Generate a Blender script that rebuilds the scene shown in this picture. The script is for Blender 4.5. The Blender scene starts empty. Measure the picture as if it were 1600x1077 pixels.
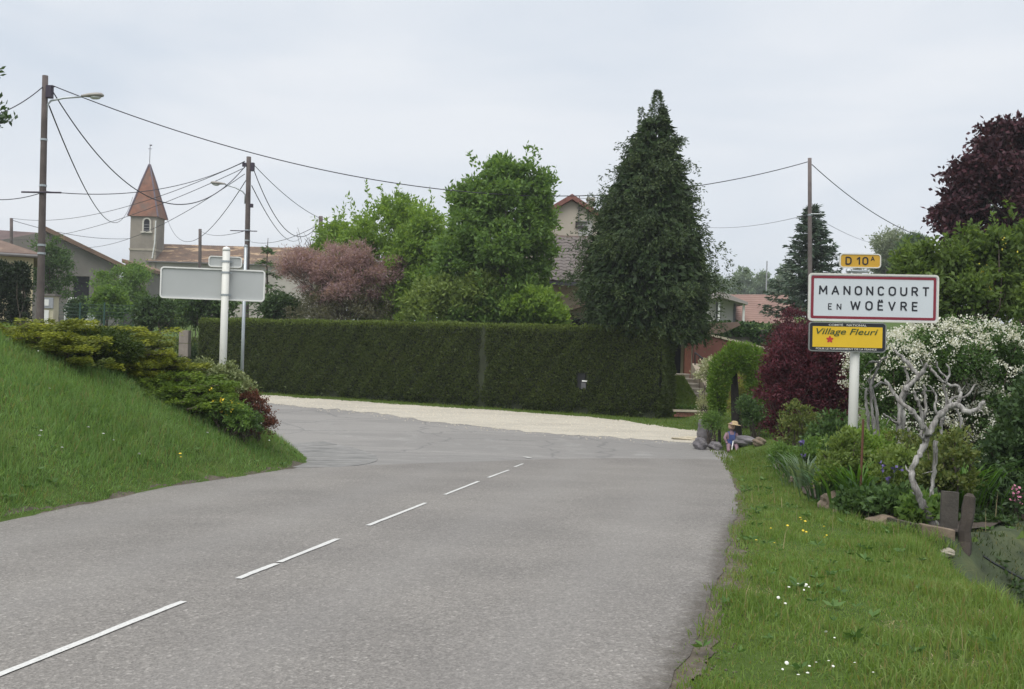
import bpy, math, random
import numpy as np
from mathutils import Vector, Matrix, Quaternion

# ---------------------------------------------------------------- camera, sky, sun, exposure
SC = bpy.context.scene
COL = SC.collection
CAM_H, FPX, ROLL, PITCH = 1.55, 1650.0, 0.030, 0.004
cam_data = bpy.data.cameras.new("camera")
cam = bpy.data.objects.new("camera", cam_data)
COL.objects.link(cam)
cam_data.sensor_width = 36.0
cam_data.lens = 36.0 * FPX / 1600.0
cam_data.clip_start = 0.1
cam_data.clip_end = 4000.0
cam.matrix_world = (Matrix.Translation((0, 0, CAM_H)) @ Matrix.Rotation(math.pi / 2 + PITCH, 4, 'X')
                    @ Matrix.Rotation(ROLL, 4, 'Z'))
SC.camera = cam

SUN_EL, SUN_AZ = math.radians(62), math.radians(205)     # azimuth clockwise from +Y
world = bpy.data.worlds.new("World")
SC.world = world
world.use_nodes = True
nt = world.node_tree
nt.nodes.clear()
w_out = nt.nodes.new("ShaderNodeOutputWorld")
w_mix = nt.nodes.new("ShaderNodeMixShader")
w_sky = nt.nodes.new("ShaderNodeTexSky")
w_sky.sky_type = 'NISHITA'
w_sky.sun_disc = False
w_sky.sun_elevation = SUN_EL
w_sky.sun_rotation = SUN_AZ
w_b1 = nt.nodes.new("ShaderNodeBackground")
w_b1.inputs[1].default_value = 0.06
nt.links.new(w_sky.outputs[0], w_b1.inputs[0])
w_b2 = nt.nodes.new("ShaderNodeBackground")           # the layer of cloud
w_tc = nt.nodes.new("ShaderNodeTexCoord")
w_map = nt.nodes.new("ShaderNodeMapping")
w_map.inputs['Scale'].default_value = (1.3, 1.3, 5.0)
w_no = nt.nodes.new("ShaderNodeTexNoise")
w_no.inputs['Scale'].default_value = 1.6
w_no.inputs['Detail'].default_value = 8.0
w_no.inputs['Roughness'].default_value = 0.5
w_no.inputs['Distortion'].default_value = 0.4
w_rp = nt.nodes.new("ShaderNodeValToRGB")
w_rp.color_ramp.elements[0].position = 0.36
w_rp.color_ramp.elements[0].color = (0.352, 0.386, 0.430, 1)
w_rp.color_ramp.elements[1].position = 0.62
w_rp.color_ramp.elements[1].color = (0.440, 0.455, 0.477, 1)
nt.links.new(w_tc.outputs['Generated'], w_map.inputs['Vector'])
nt.links.new(w_map.outputs[0], w_no.inputs['Vector'])
nt.links.new(w_no.outputs['Fac'], w_rp.inputs[0])
nt.links.new(w_rp.outputs[0], w_b2.inputs[0])
w_b2.inputs[1].default_value = 1.0
w_mix.inputs[0].default_value = 0.93
nt.links.new(w_b1.outputs[0], w_mix.inputs[1])
nt.links.new(w_b2.outputs[0], w_mix.inputs[2])
nt.links.new(w_mix.outputs[0], w_out.inputs[0])

sun_data = bpy.data.lights.new("sun", 'SUN')
sun_data.energy = 1.5
sun_data.angle = math.radians(55)
sun_data.color = (1.0, 0.96, 0.9)
sun = bpy.data.objects.new("sun", sun_data)
COL.objects.link(sun)
sd = Vector((math.sin(SUN_AZ) * math.cos(SUN_EL), math.cos(SUN_AZ) * math.cos(SUN_EL), math.sin(SUN_EL)))
sun.rotation_euler = sd.to_track_quat('Z', 'Y').to_euler()
sun.location = (-20, -20, 40)

SC.view_settings.view_transform = 'Standard'
SC.view_settings.look = 'None'
SC.view_settings.gamma = 1.0
SC.view_settings.use_curve_mapping = False
SC.view_settings.exposure = 1.02
SC.render.engine = 'CYCLES'
SC.cycles.max_bounces = 6
SC.cycles.diffuse_bounces = 3
SC.cycles.transparent_max_bounces = 6
SC.cycles.use_denoising = True

rng = np.random.default_rng(7)
random.seed(7)

# ---------------------------------------------------------------- surveying: from the measured photograph to metres
cr, sr = math.cos(ROLL), math.sin(ROLL)

def W(px, py, d):
    """the place d metres ahead of the camera on a measured line of sight"""
    u, v = (px - 800) / FPX, (py - 538.5) / FPX
    return Vector((d * (u * cr + v * sr), d, CAM_H + d * (u * sr - v * cr + PITCH)))

def zpx(px, py, d):
    return W(px, py, d).z

def sstep(a, b, x):
    t = np.clip((x - a) / (b - a), 0, 1)
    return t * t * (3 - 2 * t)

# left edge of the asphalt (foot of the grass bank), right edge, and the crest of the right verge
LE = np.array([(-4.2, -12), (-4.7, 2), (-4.75, 6), (-4.56, 9.5), (-4.35, 13.3), (-3.9, 15.3), (-3.6, 17.0), (-3.6, 18.8),
               (-3.95, 20.6), (-5.2, 23.6), (-7, 27), (-10, 30), (-15, 34), (-26, 43), (-60, 66)], float)
RE = np.array([(-4.0, -12), (-0.9, -1), (0.0, 2), (0.78, 4.87), (1.58, 7.65), (2.12, 10), (2.8, 12.9), (3.5, 16.2), (4.2, 20), (4.75, 23.4),
               (5.0, 27.4)], float)
CRX = [-12, 2, 5, 6.9, 8.9, 9.9, 11.0, 12.5, 20, 30]
CRV = [-1.0, 1.8, 2.75, 3.16, 3.52, 3.72, 5.3, 7.5, 12.0, 16.0]
BANK = np.vstack([LE, [(-90, 66), (-90, -12)]])

def seg_dist(x, y, poly):
    d = np.full(np.shape(x), 1e9)
    for (x0, y0), (x1, y1) in zip(poly[:-1], poly[1:]):
        dx, dy = x1 - x0, y1 - y0
        t = np.clip(((x - x0) * dx + (y - y0) * dy) / (dx * dx + dy * dy), 0, 1)
        d = np.minimum(d, np.hypot(x - x0 - t * dx, y - y0 - t * dy))
    return d

def inside(x, y, poly):
    r = np.zeros(np.shape(x), bool)
    n = len(poly)
    for i in range(n):
        x0, y0 = poly[i]
        x1, y1 = poly[(i + 1) % n]
        c = ((y0 > y) != (y1 > y))
        with np.errstate(divide='ignore', invalid='ignore'):
            c &= x < (x1 - x0) * (y - y0) / (y1 - y0 + 1e-12) + x0
        r ^= c
    return r

def rx(y):
    return np.interp(y, RE[:, 1], RE[:, 0])

_ky = np.array([-60, -12, 0, 6.8, 9, 12.2, 16.4, 21.4, 24, 28.6, 32, 40, 50, 70, 120, 200, 4000])
_kz = np.array([.6, .15, .0, -.02, -.13, -.29, -.48, -.74, -.80, -.66, -.46, -.38, .25, 1.2, 4.0, 4.5, 4.5])
_fy = np.linspace(-60, 400, 4601)
_fz = np.interp(_fy, _ky, _kz)
_k = np.hanning(31); _k /= _k.sum()
_fz = np.convolve(np.pad(_fz, 15, mode='edge'), _k, mode='valid')

def lump(x, y, s, seed=0):
    return (np.sin(x * s * 1.3 + seed) * np.cos(y * s * 1.1 + 2.1 * seed) + .5 * np.sin(x * s * 2.9 + y * s * 2.3 + seed * 1.7)) / 1.5

def height(x, y):
    x = np.asarray(x, float); y = np.asarray(y, float)
    z = np.interp(y, _fy, _fz)
    ins = inside(x, y, BANK)
    d = np.where(ins, seg_dist(x, y, LE), 0.0)
    b = 2.45 * np.tanh(.66 * d / 2.45) * (1 - .55 * sstep(24, 45, y)) 
    b += np.where(ins, np.clip(d, 0, 1) * .06 * lump(x, y, 1.7, 3), 0)
    z = z + b
    r = x - rx(np.clip(y, -12, 27.4))
    right = np.clip(r, 0, None)
    z = z + .25 * sstep(.1, 1.4, right) * sstep(15, 22, y) * (1 - sstep(33, 38, y))
    z = z + np.where(r > 0, .04 * np.clip(r, 0, .5) + np.clip(r, 0, 1) * .03 * lump(x, y, 2.1, 5), 0) * (y < 27)
    cx = np.interp(y, CRX, CRV)
    over = np.clip(x - cx, 0, None)
    z = z - 1.4 * np.tanh(.75 * over / 1.4) * (1 - sstep(18, 26, y))
    z = z + 2.6 * sstep(38.5, 46, y) * sstep(5.5, 8.5, x) * (1 - sstep(90, 160, y))
    return z

def hz(x, y):
    return float(height(np.array([x]), np.array([y]))[0])

def G(px, d):
    """ground point at distance d under the measured column px"""
    z = 0.0
    for _ in range(6):
        v = ((CAM_H - z) / d + PITCH + (px - 800) / FPX * sr) / cr
        x = d * ((px - 800) / FPX * cr + v * sr)
        z = hz(x, d)
    return Vector((x, d, z))

# ---------------------------------------------------------------- naming
def tag(o, label=None, cat=None, group=None, kind=None):
    if label: o['label'] = label
    if cat: o['category'] = cat
    if group: o['group'] = group
    if kind: o['kind'] = kind
    return o

def thing(name, label, cat, loc, rz=0.0, group=None):
    o = bpy.data.objects.new(name, None)
    o.empty_display_size = .2
    COL.objects.link(o)
    o.location = loc
    o.rotation_euler = (0, 0, rz)
    return tag(o, label, cat, group)

def copy_tree(o, parent=None):
    c = o.copy()
    COL.objects.link(c)
    if parent is not None: c.parent = parent
    for ch in list(o.children): copy_tree(ch, c)
    return c

# ---------------------------------------------------------------- mesh building
def np_mesh(name, V, F, mat=None, parent=None, attr=None, smooth=False, loc=None):
    """V (n,3); F (m,k) array of equal faces; attr {name: per-vertex floats}"""
    me = bpy.data.meshes.new(name)
    V = np.ascontiguousarray(V, np.float32)
    F = np.ascontiguousarray(F, np.int32)
    m, k = F.shape
    me.vertices.add(len(V)); me.vertices.foreach_set('co', V.ravel())
    me.loops.add(m * k); me.loops.foreach_set('vertex_index', F.ravel())
    me.polygons.add(m); me.polygons.foreach_set('loop_start', np.arange(0, m * k, k, dtype=np.int32))
    if smooth: me.polygons.foreach_set('use_smooth', np.ones(m, bool))
    me.update(calc_edges=True)
    for kx, a in (attr or {}).items():
        at = me.attributes.new(kx, 'FLOAT', 'POINT')
        at.data.foreach_set('value', np.ascontiguousarray(a, np.float32))
    if mat: me.materials.append(mat)
    o = bpy.data.objects.new(name, me)
    COL.objects.link(o)
    if parent is not None: o.parent = parent
    if loc is not None: o.location = loc
    return o

class MB:
    """collects simple shapes into ONE mesh"""
    def __init__(s):
        s.v, s.f = [], []
    def add(s, vs, fs):
        b = len(s.v)
        s.v += [tuple(p) for p in vs]
        s.f += [tuple(i + b for i in f) for f in fs]
        return s
    def box(s, x0, x1, y0, y1, z0, z1, M=None):
        vs = [Vector((x, y, z)) for z in (z0, z1) for y in (y0, y1) for x in (x0, x1)]
        if M is not None: vs = [M @ p for p in vs]
        return s.add(vs, [(0, 2, 3, 1), (4, 5, 7, 6), (0, 1, 5, 4), (2, 6, 7, 3), (0, 4, 6, 2), (1, 3, 7, 5)])
    def prism(s, pts, t0, t1, axis='y', M=None):
        """pts: outline of (a,b); axis y: a=x b=z; axis z: a=x b=y; axis x: a=y b=z"""
        n = len(pts)
        def mk(a, b, t):
            p = Vector((a, t, b)) if axis == 'y' else Vector((a, b, t)) if axis == 'z' else Vector((t, a, b))
            return M @ p if M is not None else p
        vs = [mk(a, b, t0) for a, b in pts] + [mk(a, b, t1) for a, b in pts]
        fs = [tuple(range(n)), tuple(range(2 * n - 1, n - 1, -1))]
        fs += [(i, i + n, (i + 1) % n + n, (i + 1) % n) for i in range(n)]
        return s.add(vs, fs)
    def ring(s, outer, inner, t0, t1):
        """frame in the xz plane between two outlines of equal count"""
        n = len(outer)
        vs = [(a, t, b) for t in (t0, t1) for pts in (outer, inner) for a, b in pts]
        fs = []
        for i in range(n):
            j = (i + 1) % n
            fs += [(i, j, n + j, n + i), (2 * n + i, 3 * n + i, 3 * n + j, 2 * n + j), (i, 2 * n + i, 2 * n + j, j), (n + i, n + j, 3 * n + j, 3 * n + i)]
        return s.add(vs, fs)
    def tube(s, path, rad, n=8, cap=True):
        path = [Vector(p) for p in path]
        if not hasattr(rad, '__len__'): rad = [rad] * len(path)
        rings, up = [], None
        for i, p in enumerate(path):
            d = (path[min(i + 1, len(path) - 1)] - path[max(i - 1, 0)]).normalized()
            if up is None:
                up = Vector((0, 0, 1)) if abs(d.z) < .9 else Vector((1, 0, 0))
            a = d.cross(up).normalized(); up = a.cross(d).normalized()
            rings.append([p + (a * math.cos(2 * math.pi * k / n) + up * math.sin(2 * math.pi * k / n)) * rad[i] for k in range(n)])
        vs = [q for r in rings for q in r]
        fs = [(i * n + k, i * n + (k + 1) % n, (i + 1) * n + (k + 1) % n, (i + 1) * n + k) for i in range(len(path) - 1) for k in range(n)]
        if cap: fs += [tuple(range(n - 1, -1, -1)), tuple(range((len(path) - 1) * n, len(path) * n))]
        return s.add(vs, fs)
    def lathe(s, prof, n=16, M=None, sx=1, sy=1):
        vs = [Vector((r * math.cos(2 * math.pi * k / n) * sx, r * math.sin(2 * math.pi * k / n) * sy, z)) for r, z in prof for k in range(n)]
        if M is not None: vs = [M @ p for p in vs]
        m = len(prof)
        fs = [(i * n + k, i * n + (k + 1) % n, (i + 1) * n + (k + 1) % n, (i + 1) * n + k) for i in range(m - 1) for k in range(n)]
        fs += [tuple(range(n - 1, -1, -1)), tuple(range((m - 1) * n, m * n))]
        return s.add(vs, fs)
    def build(s, name, mat, parent=None, smooth=False, bevel=0, loc=None):
        me = bpy.data.meshes.new(name)
        me.from_pydata(s.v, [], s.f)
        me.validate()
        import bmesh
        bm = bmesh.new(); bm.from_mesh(me)
        bmesh.ops.recalc_face_normals(bm, faces=bm.faces)
        bm.to_mesh(me); bm.free()
        if mat: me.materials.append(mat)
        if smooth:
            me.polygons.foreach_set('use_smooth', [True] * len(me.polygons))
        o = bpy.data.objects.new(name, me)
        COL.objects.link(o)
        if parent is not None: o.parent = parent
        if loc is not None: o.location = loc
        if bevel:
            b = o.modifiers.new("bevel", 'BEVEL'); b.width = bevel; b.segments = 2; b.limit_method = 'ANGLE'
        return o

def rrect(w, h, r, n=6, cx=0, cz=0):
    pts = []
    for (sx, sz, a0) in ((1, 1, 0), (-1, 1, 90), (-1, -1, 180), (1, -1, 270)):
        for k in range(n + 1):
            a = math.radians(a0 + 90 * k / n)
            pts.append((cx + sx * (w / 2 - r) + r * math.cos(a), cz + sz * (h / 2 - r) + r * math.sin(a)))
    return pts

# ---------------------------------------------------------------- materials
def new_mat(name):
    m = bpy.data.materials.new(name); m.use_nodes = True
    t = m.node_tree
    return m, t, t.nodes['Principled BSDF']

def nd(t, typ, **kw):
    n = t.nodes.new(typ)
    for k, v in kw.items(): setattr(n, k, v)
    return n

def noise(t, scale, detail=4, rough=.55, coord='Object', vec=None, stretch=None):
    n = nd(t, "ShaderNodeTexNoise")
    n.inputs['Scale'].default_value = scale; n.inputs['Detail'].default_value = detail; n.inputs['Roughness'].default_value = rough
    if vec is None:
        tc = nd(t, "ShaderNodeTexCoord"); vec = tc.outputs[coord]
    if stretch:
        mp = nd(t, "ShaderNodeMapping"); mp.inputs['Scale'].default_value = stretch
        t.links.new(vec, mp.inputs[0]); vec = mp.outputs[0]
    t.links.new(vec, n.inputs['Vector'])
    return n.outputs['Fac']

def ramp(t, fac, stops):
    r = nd(t, "ShaderNodeValToRGB")
    e = r.color_ramp.elements
    while len(e) < len(stops): e.new(.5)
    for el, (p, c) in zip(e, stops):
        el.position = p
        el.color = (c[0], c[1], c[2], 1) if hasattr(c, '__len__') else (c, c, c, 1)
    t.links.new(fac, r.inputs[0])
    return r.outputs[0]

def mixc(t, fac, a, b, mode='MIX'):
    m = nd(t, "ShaderNodeMix", data_type='RGBA', blend_type=mode)
    for i, x in ((0, fac), (6, a), (7, b)):
        s = m.inputs[i]
        if hasattr(x, 'node'): t.links.new(x, s)
        elif hasattr(x, '__len__'): s.default_value = (x[0], x[1], x[2], 1)
        elif i == 0: s.default_value = x
        else: s.default_value = (x, x, x, 1)
    return m.outputs[2]

def mth(t, op, a, b=None):
    m = nd(t, "ShaderNodeMath", operation=op)
    for i, x in ((0, a), (1, b)):
        if x is None: continue
        if hasattr(x, 'node'): t.links.new(x, m.inputs[i])
        else: m.inputs[i].default_value = x
    return m.outputs[0]

def bump(t, b, fac, strength=.3, dist=.02):
    n = nd(t, "ShaderNodeBump")
    n.inputs['Strength'].default_value = strength; n.inputs['Distance'].default_value = dist
    t.links.new(fac, n.inputs['Height']); t.links.new(n.outputs[0], b.inputs['Normal'])

_mats = {}
def plain(name, col, rough=.6, var=.15, scale=6, metal=0, bmp=0, coat=0, dirt=None):
    if name in _mats: return _mats[name]
    m, t, b = new_mat(name)
    f = noise(t, scale)
    c = ramp(t, f, [(.3, [x * (1 - var) for x in col]), (.7, [x * (1 + var) for x in col])])
    if dirt:
        f2 = noise(t, dirt[1], 5, .65)
        c = mixc(t, ramp(t, f2, [(dirt[2], 0), (dirt[2] + .2, 1)]), c, dirt[0])
    t.links.new(c, b.inputs['Base Color'])
    b.inputs['Roughness'].default_value = rough
    b.inputs['Metallic'].default_value = metal
    if bmp: bump(t, b, noise(t, scale * 6, 5), bmp, .01)
    _mats[name] = m
    return m

def leafm(name, dark, light, tip=None, transl=.3, rough=.55, nscale=.9, spec=.3, patch=None):
    """foliage: each leaf its own tone, larger drifts of tone through the crown; attribute t mixes to the tip colour"""
    if name in _mats: return _mats[name]
    m, t, b = new_mat(name)
    g = nd(t, "ShaderNodeNewGeometry")
    f = mth(t, 'ADD', mth(t, 'MULTIPLY', g.outputs['Random Per Island'], .6), mth(t, 'MULTIPLY', noise(t, nscale, 3), .5))
    c = ramp(t, f, [(.2, dark), (.85, light)])
    if patch:
        c = mixc(t, ramp(t, noise(t, patch[1], 4, .6), [(patch[2], 0), (patch[2] + .16, patch[3])]), c, patch[0])
    if tip:
        a = nd(t, "ShaderNodeAttribute", attribute_name='t')
        c = mixc(t, a.outputs['Fac'], c, tip)
    t.links.new(c, b.inputs['Base Color'])
    b.inputs['Roughness'].default_value = rough
    b.inputs['Specular IOR Level'].default_value = spec
    tr = nd(t, "ShaderNodeBsdfTranslucent")
    t.links.new(mixc(t, 1.0, c, (1.25, 1.2, .6), 'MULTIPLY'), tr.inputs[0])
    ms = nd(t, "ShaderNodeMixShader"); ms.inputs[0].default_value = transl
    t.links.new(b.outputs[0], ms.inputs[1]); t.links.new(tr.outputs[0], ms.inputs[2])
    t.links.new(ms.outputs[0], t.nodes['Material Output'].inputs[0])
    _mats[name] = m
    return m

# ---------------------------------------------------------------- foliage
def unit(a):
    return a / np.maximum(np.linalg.norm(a, axis=-1, keepdims=True), 1e-9)

def leaves(name, P, A, length, width, mat, parent=None, t=None, fold=.15, kind=None):
    """one pointed leaf (a folded diamond) per row: P base, A direction"""
    n = len(P)
    A = unit(np.asarray(A, float))
    S = unit(np.cross(A, unit(rng.normal(size=(n, 3)))))
    Nn = np.cross(S, A)
    L = np.broadcast_to(np.asarray(length, float), (n,))[:, None] * rng.uniform(.7, 1.3, (n, 1))
    w = np.broadcast_to(np.asarray(width, float), (n,))[:, None] * rng.uniform(.75, 1.25, (n, 1)) * .5
    m = P + A * L * .5
    V = np.stack([P, m + S * w + Nn * w * fold, P + A * L, m - S * w + Nn * w * fold], 1).reshape(-1, 3)
    F = np.arange(4 * n).reshape(n, 4)
    at = {'t': np.repeat(np.asarray(t, float), 4)} if t is not None else None
    return np_mesh(name, V, F, mat, parent, at)

def in_ells(ells, n, surf=.6, low=-.9):
    """n clump centres near the surface of a set of ellipsoids, with the outward direction"""
    vol = np.array([(e[3] * e[4] * e[5]) ** (2 / 3) for e in ells]); vol /= vol.sum()
    idx = rng.choice(len(ells), n, p=vol)
    E = np.array(ells, float)[idx]
    D = unit(rng.normal(size=(n, 3)))
    bad = D[:, 2] < low
    D[bad, 2] *= -1
    r = surf + (1 - surf) * rng.random((n, 1)) ** .6
    return E[:, :3] + D * E[:, 3:6] * r, D

def clumpy(C, D, per, cr_, up=.25, out=.7, rnd=.8):
    n = len(C)
    Cn = np.repeat(C, per, 0); Dn = np.repeat(D, per, 0)
    k = n * per
    s = np.repeat(cr_ * rng.uniform(.6, 1.35, n), per)[:, None]
    P = Cn + rng.normal(size=(k, 3)) * s * np.array([.55, .55, .42])
    A = unit(Dn * out + rng.normal(size=(k, 3)) * rnd + np.array([0, 0, up]))
    return P, A

M_BARK = None
def limb(mb, a, b, r0, r1, wob=.06, n=6, k=5):
    a, b = Vector(a), Vector(b)
    L = (b - a).length
    pts = [a.lerp(b, i / k) + Vector(rng.normal(size=3)) * wob * L * math.sin(math.pi * i / k) for i in range(k + 1)]
    mb.tube(pts, [r0 + (r1 - r0) * i / k for i in range(k + 1)], n)

def lobes(ells, k, lo=.28, hi=.46, keep=.5):
    """break smooth crown volumes into overlapping boughs of uneven size"""
    out = []
    for e in ells:
        E = np.array(e, float)
        for _ in range(k):
            d = unit(rng.normal(size=3)); d[2] = d[2] if d[2] > -.55 else -d[2]
            q = rng.uniform(lo, hi)
            c = E[:3] + d * E[3:6] * rng.uniform(.62, 1.0 - .35 * q)
            m = E[3:6].min() * .5 + E[3:6] * .5
            out.append((*c, *(m * q * rng.uniform(.8, 1.2, 3))))
        out.append((*E[:3], *(E[3:6] * .72)))
    return out

def shoots(ells, n, ln, per=26):
    """upright leafy shoots breaking the outline"""
    C, D = in_ells(ells, n * 3, .93, -.2)
    C, D = C[D[:, 2] > .05][:n], D[D[:, 2] > .05][:n]
    n = len(C)
    f = np.tile(np.linspace(0, 1, per), n)
    L_ = np.repeat(ln * rng.uniform(.5, 1.3, n), per)
    ax = np.repeat(unit(D * .5 + np.array([0, 0, .9]) + rng.normal(size=(n, 3)) * .18), per, 0)
    P = np.repeat(C, per, 0) + ax * (f * L_)[:, None] + rng.normal(size=(n * per, 3)) * .05 * (1.2 - f[:, None])
    A = rng.normal(size=P.shape) * .7 + ax * .5 + np.array([0, 0, -.15])
    return P, A

def tree(name, label, cat, base, ells, mat, bark, n_clump=260, per=60, cl=.35, leaf=(.14, .07), trunk_r=.14, group=None,
         surf=.6, up=.2, twigs=24, crown='crown', low=-.9, trunk_top=None, out=.7, lobe=9, shoot=0, shoot_len=.6):
    """ells are given relative to the base"""
    r = thing(name, label, cat, base, 0, group)
    C, D = in_ells(lobes(ells, lobe) if lobe else ells, n_clump, surf, low)
    P, A = clumpy(C, D, per, cl, up, out)
    if shoot:
        P2, A2 = shoots(ells, shoot, shoot_len)
        P, A = np.concatenate([P, P2]), np.concatenate([A, A2])
    leaves(crown, P, A, leaf[0], leaf[1], mat, r)
    mb = MB()
    big = max(ells, key=lambda e: e[3] * e[4] * e[5])
    topz = trunk_top or big[2] + big[5] * .4
    top = Vector((big[0], big[1], topz))
    limb(mb, (0, 0, -.3), top, trunk_r, trunk_r * .35, .03, 8, 7)
    for i in rng.choice(len(C), min(twigs, len(C)), replace=False):
        f = rng.uniform(.25, .85)
        s = Vector((0, 0, -.3)).lerp(top, f)
        limb(mb, s, C[i], trunk_r * .38 * (1 - f * .5), .012, .06, 5, 4)
    mb.build('trunk', bark, r, smooth=True)
    return r

def bush(name, label, cat, base, ells, mat, stem_mat, n_clump=120, per=50, cl=.16, leaf=(.07, .035), group=None, surf=.55, up=.3, stems=14, low=-.3, out=.6, part='foliage', lobe=0):
    r = thing(name, label, cat, base, 0, group)
    C, D = in_ells(lobes(ells, lobe) if lobe else ells, n_clump, surf, low)
    C[:, 2] = np.maximum(C[:, 2], .04)
    P, A = clumpy(C, D, per, cl, up, out)
    P[:, 2] = np.maximum(P[:, 2], .0)
    leaves(part, P, A, leaf[0], leaf[1], mat, r)
    mb = MB()
    for i in rng.choice(len(C), min(stems, len(C)), replace=False):
        limb(mb, (C[i][0] * .15, C[i][1] * .15, -.1), C[i], .018, .006, .07, 5, 4)
    mb.build('stem', stem_mat, r)
    return r

def hang_cable(a, b, sag, r, label, mat, group=None, n=40, pw=2):
    a, b = Vector(a), Vector(b)
    mid = a
    mb = MB()
    pts = []
    for i in range(n + 1):
        f = i / n
        p = a.lerp(b, f); p.z -= sag * 4 * f * (1 - f)
        pts.append(p - a)
    mb.tube(pts, r, 5)
    o = mb.build('overhead_cable', mat, None, smooth=True, loc=a)
    return tag(o, label, 'cable', group)

def hit(px, py, d0=3.0, d1=300.0):
    """where a measured line of sight meets the ground"""
    ds = np.geomspace(d0, d1, 4000)
    u, v = (px - 800) / FPX, (py - 538.5) / FPX
    x = ds * (u * cr + v * sr); z = CAM_H + ds * (u * sr - v * cr + PITCH)
    k = np.argmax(z < height(x, ds))
    d = ds[max(k, 0)]
    return Vector((float(x[k]), float(d), hz(float(x[k]), float(d))))

# ---------------------------------------------------------------- the ground and the roads
SIDE_N = np.array([(5.4, 22.9), (4.75, 23.0), (2.5, 22.3), (.3, 21.2), (-1.5, 19.6), (-2.7, 18.2), (-3.5, 16.8), (-3.7, 18.8), (-4.05, 20.6), (-5.3, 23.6),
                   (-7.1, 27), (-10.1, 30), (-15.1, 34), (-26, 43), (-60, 66)], float)
SIDE_F = np.array([(5.4, 27.3), (4.6, 27.4), (2.4, 27.9), (0, 28.9), (-2.5, 30.6), (-4.5, 32.0), (-5.2, 32.5), (-6, 33.0), (-7.2, 33.8), (-9, 35),
                   (-11.5, 36.4), (-15, 38.7), (-20, 42), (-32, 51), (-66, 75)], float)
GRAV_F = np.array([(5.4, 29.3), (4.55, 30.3), (2.4, 32.2), (0, 33.5), (-2.5, 34.8), (-4.5, 35.8), (-5.2, 36.2), (-6, 36.6), (-7.2, 37.2), (-9, 38.2),
                   (-11.5, 39.6), (-15, 41.8), (-20, 44.5), (-32, 53), (-66, 77)], float)
road_poly = np.vstack([LE[:7], [(-1.5, 20.1), (.3, 21.7), (2.5, 22.7)], RE[::-1][1:]])
side_poly = np.vstack([SIDE_N, SIDE_F[::-1]])
grav_poly = np.vstack([SIDE_F, GRAV_F[::-1]])

def paved(x, y):
    return inside(x, y, road_poly) | inside(x, y, side_poly) | inside(x, y, grav_poly)

def axis(fine0, fine1, step, lo, hi, g=1.16):
    a = list(np.arange(fine0, fine1, step))
    s, p = step, a[-1]
    while p < hi: s *= g; p += s; a.append(p)
    s, p = step, a[0]
    while p > lo: s *= g; p -= s; a.insert(0, p)
    return np.array(a)

gx = axis(-13, 13, .22, -900, 900)
gy = axis(3, 46, .22, -60, 1500)
X, Y = np.meshgrid(gx, gy)
Z = height(X, Y) - .035 * paved(X, Y)
ny, nx = X.shape
idx = np.arange(nx * ny).reshape(ny, nx)
F = np.stack([idx[:-1, :-1], idx[:-1, 1:], idx[1:, 1:], idx[1:, :-1]], -1).reshape(-1, 4)
m, t, b = new_mat("turf_soil")
f1 = noise(t, 3.0, 6, .65); f2 = noise(t, .35, 3)
c = mixc(t, ramp(t, f1, [(.35, (.055, .085, .022)), (.62, (.095, .13, .032)), (.8, (.15, .13, .065))]), (.07, .115, .028), (.075, .12, .03))
c = mixc(t, ramp(t, f2, [(.35, 0), (.7, .6)]), ramp(t, f1, [(.3, (.05, .085, .02)), (.6, (.085, .13, .03)), (.82, (.15, .125, .07))]), (.09, .14, .035))
t.links.new(c, b.inputs['Base Color']); b.inputs['Roughness'].default_value = .95; b.inputs['Specular IOR Level'].default_value = .1
bump(t, b, noise(t, 30, 6, .7), .6, .05)
tag(np_mesh("ground", np.stack([X, Y, Z], -1).reshape(-1, 3), F, m, smooth=True), kind='structure')

def resample(P, n, s=None):
    if s is None:
        s = np.r_[0, np.cumsum(np.hypot(*np.diff(P, axis=0).T))]; s /= s[-1]
    q = np.linspace(0, 1, n)
    return np.stack([np.interp(q, s, P[:, 0]), np.interp(q, s, P[:, 1])], 1)

def sheet(name, A, B, nu, off, mat, bulge=None, edge=(0, 0), attrs=None, kind='structure', base=None):
    """a sheet between two edge lines of equal count, draped over the ground"""
    n = len(A)
    u = np.linspace(0, 1, nu)[None, :, None]
    XY = A[:, None, :] * (1 - u) + B[:, None, :] * u
    if bulge is not None:
        XY[:, :, 1] += bulge[:, None] * 4 * u[0, :, 0] * (1 - u[0, :, 0])
    dirv = unit(B - A)
    for col, e, sg in ((0, edge[0], -1), (-1, edge[1], 1)):
        if e:
            k = np.arange(n)
            w = rng.normal(size=n + 8); w = np.convolve(w, np.ones(5) / 5, 'valid')[:n] * e + rng.normal(size=n) * e * .35
            XY[:, col, :] += dirv * (sg * w)[:, None]
    x, y = XY[..., 0], XY[..., 1]
    z = height(x, y) + off
    if base is not None: z = base(x, y) + off
    V = np.stack([x, y, z], -1).reshape(-1, 3)
    i = np.arange(n * nu).reshape(n, nu)
    F = np.stack([i[:-1, :-1], i[:-1, 1:], i[1:, 1:], i[1:, :-1]], -1).reshape(-1, 4)
    at = {k: fn(x, y).ravel() for k, fn in (attrs or {}).items()}
    return tag(np_mesh(name, V, F, mat, attr=at, smooth=True), kind=kind)

def road_z(x, y):
    """the carriageway itself: no bank, no verge"""
    return np.interp(y, _fy, _fz)

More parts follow.
